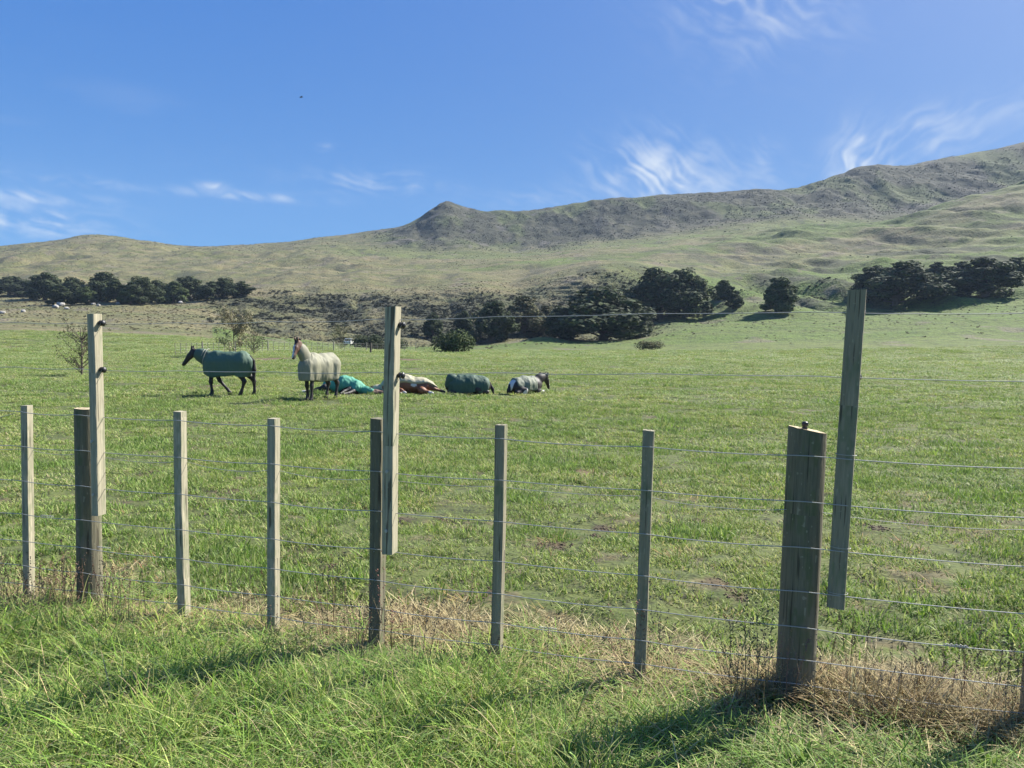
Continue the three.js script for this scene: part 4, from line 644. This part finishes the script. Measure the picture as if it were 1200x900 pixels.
// thin young trees, twigs showing between few leaves
function sapling(label, x, D, hgt, wid, seed, leaves, tone) {
  const p = put(x, D), t = group('young_tree', label, 'young tree', p), r = rng(seed), twigs = [limb([V(0, -0.1, 0), V(0.04, hgt * 0.4, 0.02), V(-0.03, hgt * 0.97, 0)], 0.045, 0.012)], tips = [];
  for (let i = 0; i < 40; i++) { const y0 = hgt * (0.04 + 0.72 * r()), a = r() * 6.283, L = wid * (0.25 + 0.3 * r()) * (1.1 - 0.5 * y0 / hgt), e = V(Math.cos(a) * L, y0 + L * (0.5 + 0.8 * r()), Math.sin(a) * L); twigs.push(limb([V(0, y0, 0), V(e.x * 0.5, lerp(y0, e.y, 0.4), e.z * 0.5), e], 0.018, 0.006)); tips.push([e.x, e.y, e.z, wid * 0.13], [e.x * 0.6, lerp(y0, e.y, 0.55), e.z * 0.6, wid * 0.1]); }
  mesh('trunk', mergeGeometries(twigs), bark, t); mesh('crown', leafCloud(tips, leaves * 2, 0.1 * hgt / 3.2, seed, tone), crownMat, t);
}
sapling('thin young tree with sparse leaves behind the green-rugged dark horse', 273, 70, 4.7, 3.3, 91, 1700, [[0.26, 0.24, 0.14], [0.30, 0.26, 0.17], [0.17, 0.17, 0.08]]);
sapling('small leggy sapling seen behind the first tall fence board', 95, 36, 2.3, 1.9, 92, 800, [[0.10, 0.13, 0.05], [0.08, 0.10, 0.04], [0.18, 0.16, 0.10]]);
sapling('thin pale sapling in front of the scrubby bank near the parked vehicle', 399, 112, 4.0, 2.8, 93, 900, [[0.10, 0.12, 0.05], [0.15, 0.14, 0.08]]);
sapling('leafy low sapling beside the thin young tree by the far fence', 297, 78, 2.8, 2.6, 94, 700, [[0.07, 0.09, 0.035], [0.1, 0.12, 0.05]]);
console.log('trees');

// ---------------------------------------------------------------- far fence, vehicle, rocks, bird
{
  const fg = group('paddock_fence', 'distant post and batten fence behind the standing horses', 'fence', V(0, 0, 0)), greyWood = new THREE.MeshStandardMaterial({ color: new THREE.Color(0.23, 0.21, 0.17), roughness: 0.95 }), pg = new THREE.CylinderGeometry(0.07, 0.08, 1.35, 7), bg = new RoundedBoxGeometry(0.05, 1.15, 0.04, 1, 0.008);
  const dAt = x => lerp(74, 118, clamp((x - 200) / 290)), X = x => (x - 600) / F * dAt(x), pts = [];
  for (let i = 0; i <= 44; i++) { const x = 205 + i * 6.4, p = V(X(x), height(X(x), -dAt(x)), -dAt(x)), post = i % 6 === 5, o = mesh(post ? 'post' : 'batten', post ? pg : bg, greyWood, fg); o.position.copy(p); o.position.y += post ? 0.6 : 0.6; o.rotation.z = (hash(i, 2, 2) - 0.5) * 0.08; pts.push(p); }
  for (const h of [0.25, 0.5, 0.75, 1.05]) mesh('wire', new THREE.TubeGeometry(new THREE.CatmullRomCurve3(pts.map(p => p.clone().setY(p.y + h))), 90, 0.006, 4), wireMat, fg);
  const dp = group('fence_post', 'single dark post standing on the flat past the white vehicle', 'post', put(434, 100)); mesh('shaft', log(0.12, 1.3, 41, 0.05)[0], bark, dp); mesh('cut_top', log(0.12, 1.3, 41, 0.05)[1], greyWood, dp);
}
{ // white van seen end-on
  const v = group('parked_vehicle', 'small white parked vehicle with dark windows behind the far fence', 'vehicle', put(408, 186), 0.05), paint = new THREE.MeshPhysicalMaterial({ color: new THREE.Color(0.8, 0.8, 0.78), roughness: 0.3, clearcoat: 0.6 }), glass = new THREE.MeshPhysicalMaterial({ color: new THREE.Color(0.02, 0.025, 0.03), roughness: 0.08 });
  v.position.y += 0.1;
  mesh('body', new RoundedBoxGeometry(1.75, 0.75, 4.3, 3, 0.14).translate(0, 0.72, 0), paint, v);
  mesh('roof', new RoundedBoxGeometry(1.5, 0.14, 2.6, 2, 0.06).translate(0, 1.62, -0.35), paint, v);
  mesh('windscreen', new RoundedBoxGeometry(1.52, 0.56, 2.55, 2, 0.08).translate(0, 1.3, -0.35), glass, v);
  for (const x of [-0.74, 0.74]) for (const z of [0.86, -0.5, -1.58]) mesh('pillar', new RoundedBoxGeometry(0.1, 0.6, 0.12, 1, 0.03).translate(x, 1.3, z), paint, v);
  for (const x of [-0.62, 0.62]) mesh('headlight', new RoundedBoxGeometry(0.34, 0.16, 0.08, 2, 0.03).translate(x, 0.82, 2.13), glass, v);
  for (const x of [-0.78, 0.78]) for (const z of [-1.35, 1.35]) { const w = mesh('wheel', new THREE.TorusGeometry(0.24, 0.1, 8, 18).rotateY(Math.PI / 2), blackMat, v); w.position.set(x, 0.33, z); mesh('rim', new THREE.CylinderGeometry(0.17, 0.17, 0.14, 14).rotateZ(Math.PI / 2), wireMat, w); }
}
{ // pale limestone below the row of trees
  const rockMat = new THREE.MeshStandardMaterial({ map: grain, color: new THREE.Color(0.46, 0.44, 0.40), bumpMap: grainBump, bumpScale: 0.08, roughness: 0.95 });
  const rg = s => { const g = new THREE.IcosahedronGeometry(1, 3), p = g.attributes.position; for (let i = 0; i < p.count; i++) { const v = V(p.getX(i), p.getY(i), p.getZ(i)), k = 0.7 + 0.55 * noise3(v.x * 1.6 + s, v.y * 1.6, v.z * 1.6, s) + 0.2 * noise3(v.x * 5, v.y * 5 + s, v.z * 5, s); v.multiplyScalar(k); p.setXYZ(i, v.x, v.y * 0.62, v.z); } g.computeVertexNormals(); return g; };
  const gs = [rg(1), rg(2), rg(3)], spots = [[66, 361, 10], [72, 359, 13], [79, 363, 8], [104, 356, 9], [110, 358, 7], [116, 359, 6], [28, 366, 8], [4, 368, 9], [139, 357, 7], [212, 356, 8], [236, 351, 11], [256, 342, 10], [272, 345, 12], [288, 343, 10]];
  spots.forEach(([x, y, w], i) => { const D = groundAt(x, y, 150), m = mesh('rock', gs[i % 3], rockMat, scene); m.position.copy(put(x, D)); m.position.y += 0.15 * w * D / F; m.rotation.y = i; m.scale.setScalar(w * D / F / 3.2); tag(m, 'pale limestone boulder lying below the row of dark trees', 'rock', 'boulders below the row of trees'); });
}
{ // a bird high over the paddock
  const b = group('bird', 'small dark bird flying in the clear blue sky', 'bird', V((353 - 600) / F * 60, EYE + (yh(353) - 120) / F * 60, -60)), mat = hairMat([0.03, 0.03, 0.035]);
  mesh('body', netMesh(field(chain([[-0.12, 0, 0, 0.012], [-0.04, 0.005, 0, 0.035], [0.06, 0.01, 0, 0.035], [0.11, 0.02, 0, 0.025], [0.15, 0.02, 0, 0.006]]), 0.02), [-0.18, -0.07, -0.07], [0.2, 0.09, 0.07], 0.012), mat, b);
  for (const s of [1, -1]) { const g = new THREE.BufferGeometry(); const P = [[0.05, 0.012, 0.02], [-0.05, 0.012, 0.02], [0.07, 0.06, 0.16], [-0.03, 0.055, 0.16], [0.0, 0.05, 0.36]]; const pos = []; for (const t of [0.008, 0]) for (const q of P) pos.push(q[0], q[1] + t, q[2] * s); g.setAttribute('position', new THREE.Float32BufferAttribute(pos, 3)); g.setIndex([0, 1, 2, 1, 3, 2, 2, 3, 4, 5, 7, 6, 6, 7, 8, 7, 9, 8, 0, 2, 5, 2, 7, 5, 2, 4, 7, 4, 9, 7, 1, 6, 3, 3, 6, 8, 3, 8, 4, 4, 8, 9]); g.computeVertexNormals(); mesh('wing', g, mat, b); }
  b.rotation.set(0.15, 0.6, 0.1);
}
// ---------------------------------------------------------------- scrub and tussock on the hills
{
  const clump = (seed, tone, n = 34) => leafCloud([[0, 0.28, 0, 0.5, 0.75], [0.25, 0.2, 0.2, 0.35, 0.75], [-0.28, 0.2, -0.1, 0.33, 0.75]], n, 0.42, seed, tone, 0.6);
  const r = rng(777), scrub = [], tus = [], SC = [[0.032, 0.04, 0.018], [0.044, 0.046, 0.024], [0.028, 0.035, 0.018], [0.04, 0.038, 0.024]], TU = [[0.12, 0.10, 0.055], [0.085, 0.08, 0.038], [0.14, 0.12, 0.068]];
  for (let i = 0; i < 150000; i++) {
    const px = -20 + r() * 1240, D = r() < 0.45 ? lerp(130, 320, Math.pow(r(), 0.6)) : lerp(320, 872, Math.sqrt(r())), X = (px - 600) / F * D, { bank, scarp } = regions(X, D), n = fbm(X / 9, D / 9, 3, 82), s = D / F;
    const rough = Math.max(bank * step(0.4, 0.62, n), scarp * step(0.36, 0.6, n * 0.6 + fbm(X / 42, D / 42, 4, 83) * 0.4));
    const rs = 0.6 * step(700, 800, px) * (1 - step(330, 470, D)) * step(0.55, 0.72, n) * step(230, 260, D) * 0.7;
    const k = r(); const t = 0.8 + 0.4 * r();
    if (k < rough * 0.8 || k < rs * 0.5) scrub.push([X, -D, (0.6 + 1.3 * r() * r()) * (D > 600 ? 0.85 : Math.max(0.8, s * 2.1)) * (D > 840 ? 0.6 : 1), 0.55 + 0.35 * r(), [t, t, t]]);
    else if (k < (0.28 * bank + (px < 330 ? 0.16 : px > 680 ? 0.035 : 0.1)) * step(135, 230, D)) tus.push([X, -D, (0.4 + 0.5 * r()) * Math.max(0.8, s * 1.8), 0.7, [t, t, t]]);
  }
  scatter('hill_scrub', 'low dark scrub covering the bank and the steep ridge face', 'scrub', [clump(1, SC), clump(2, SC), clump(3, SC)], crownMat, scrub);
  scatter('tussock', 'dry brown tussock dotted over the hillsides', 'tussock', [clump(4, TU, 24), clump(5, TU, 24)], crownMat, tus);
  console.log('scrub', scrub.length, tus.length);
}
renderer.render(scene, camera);
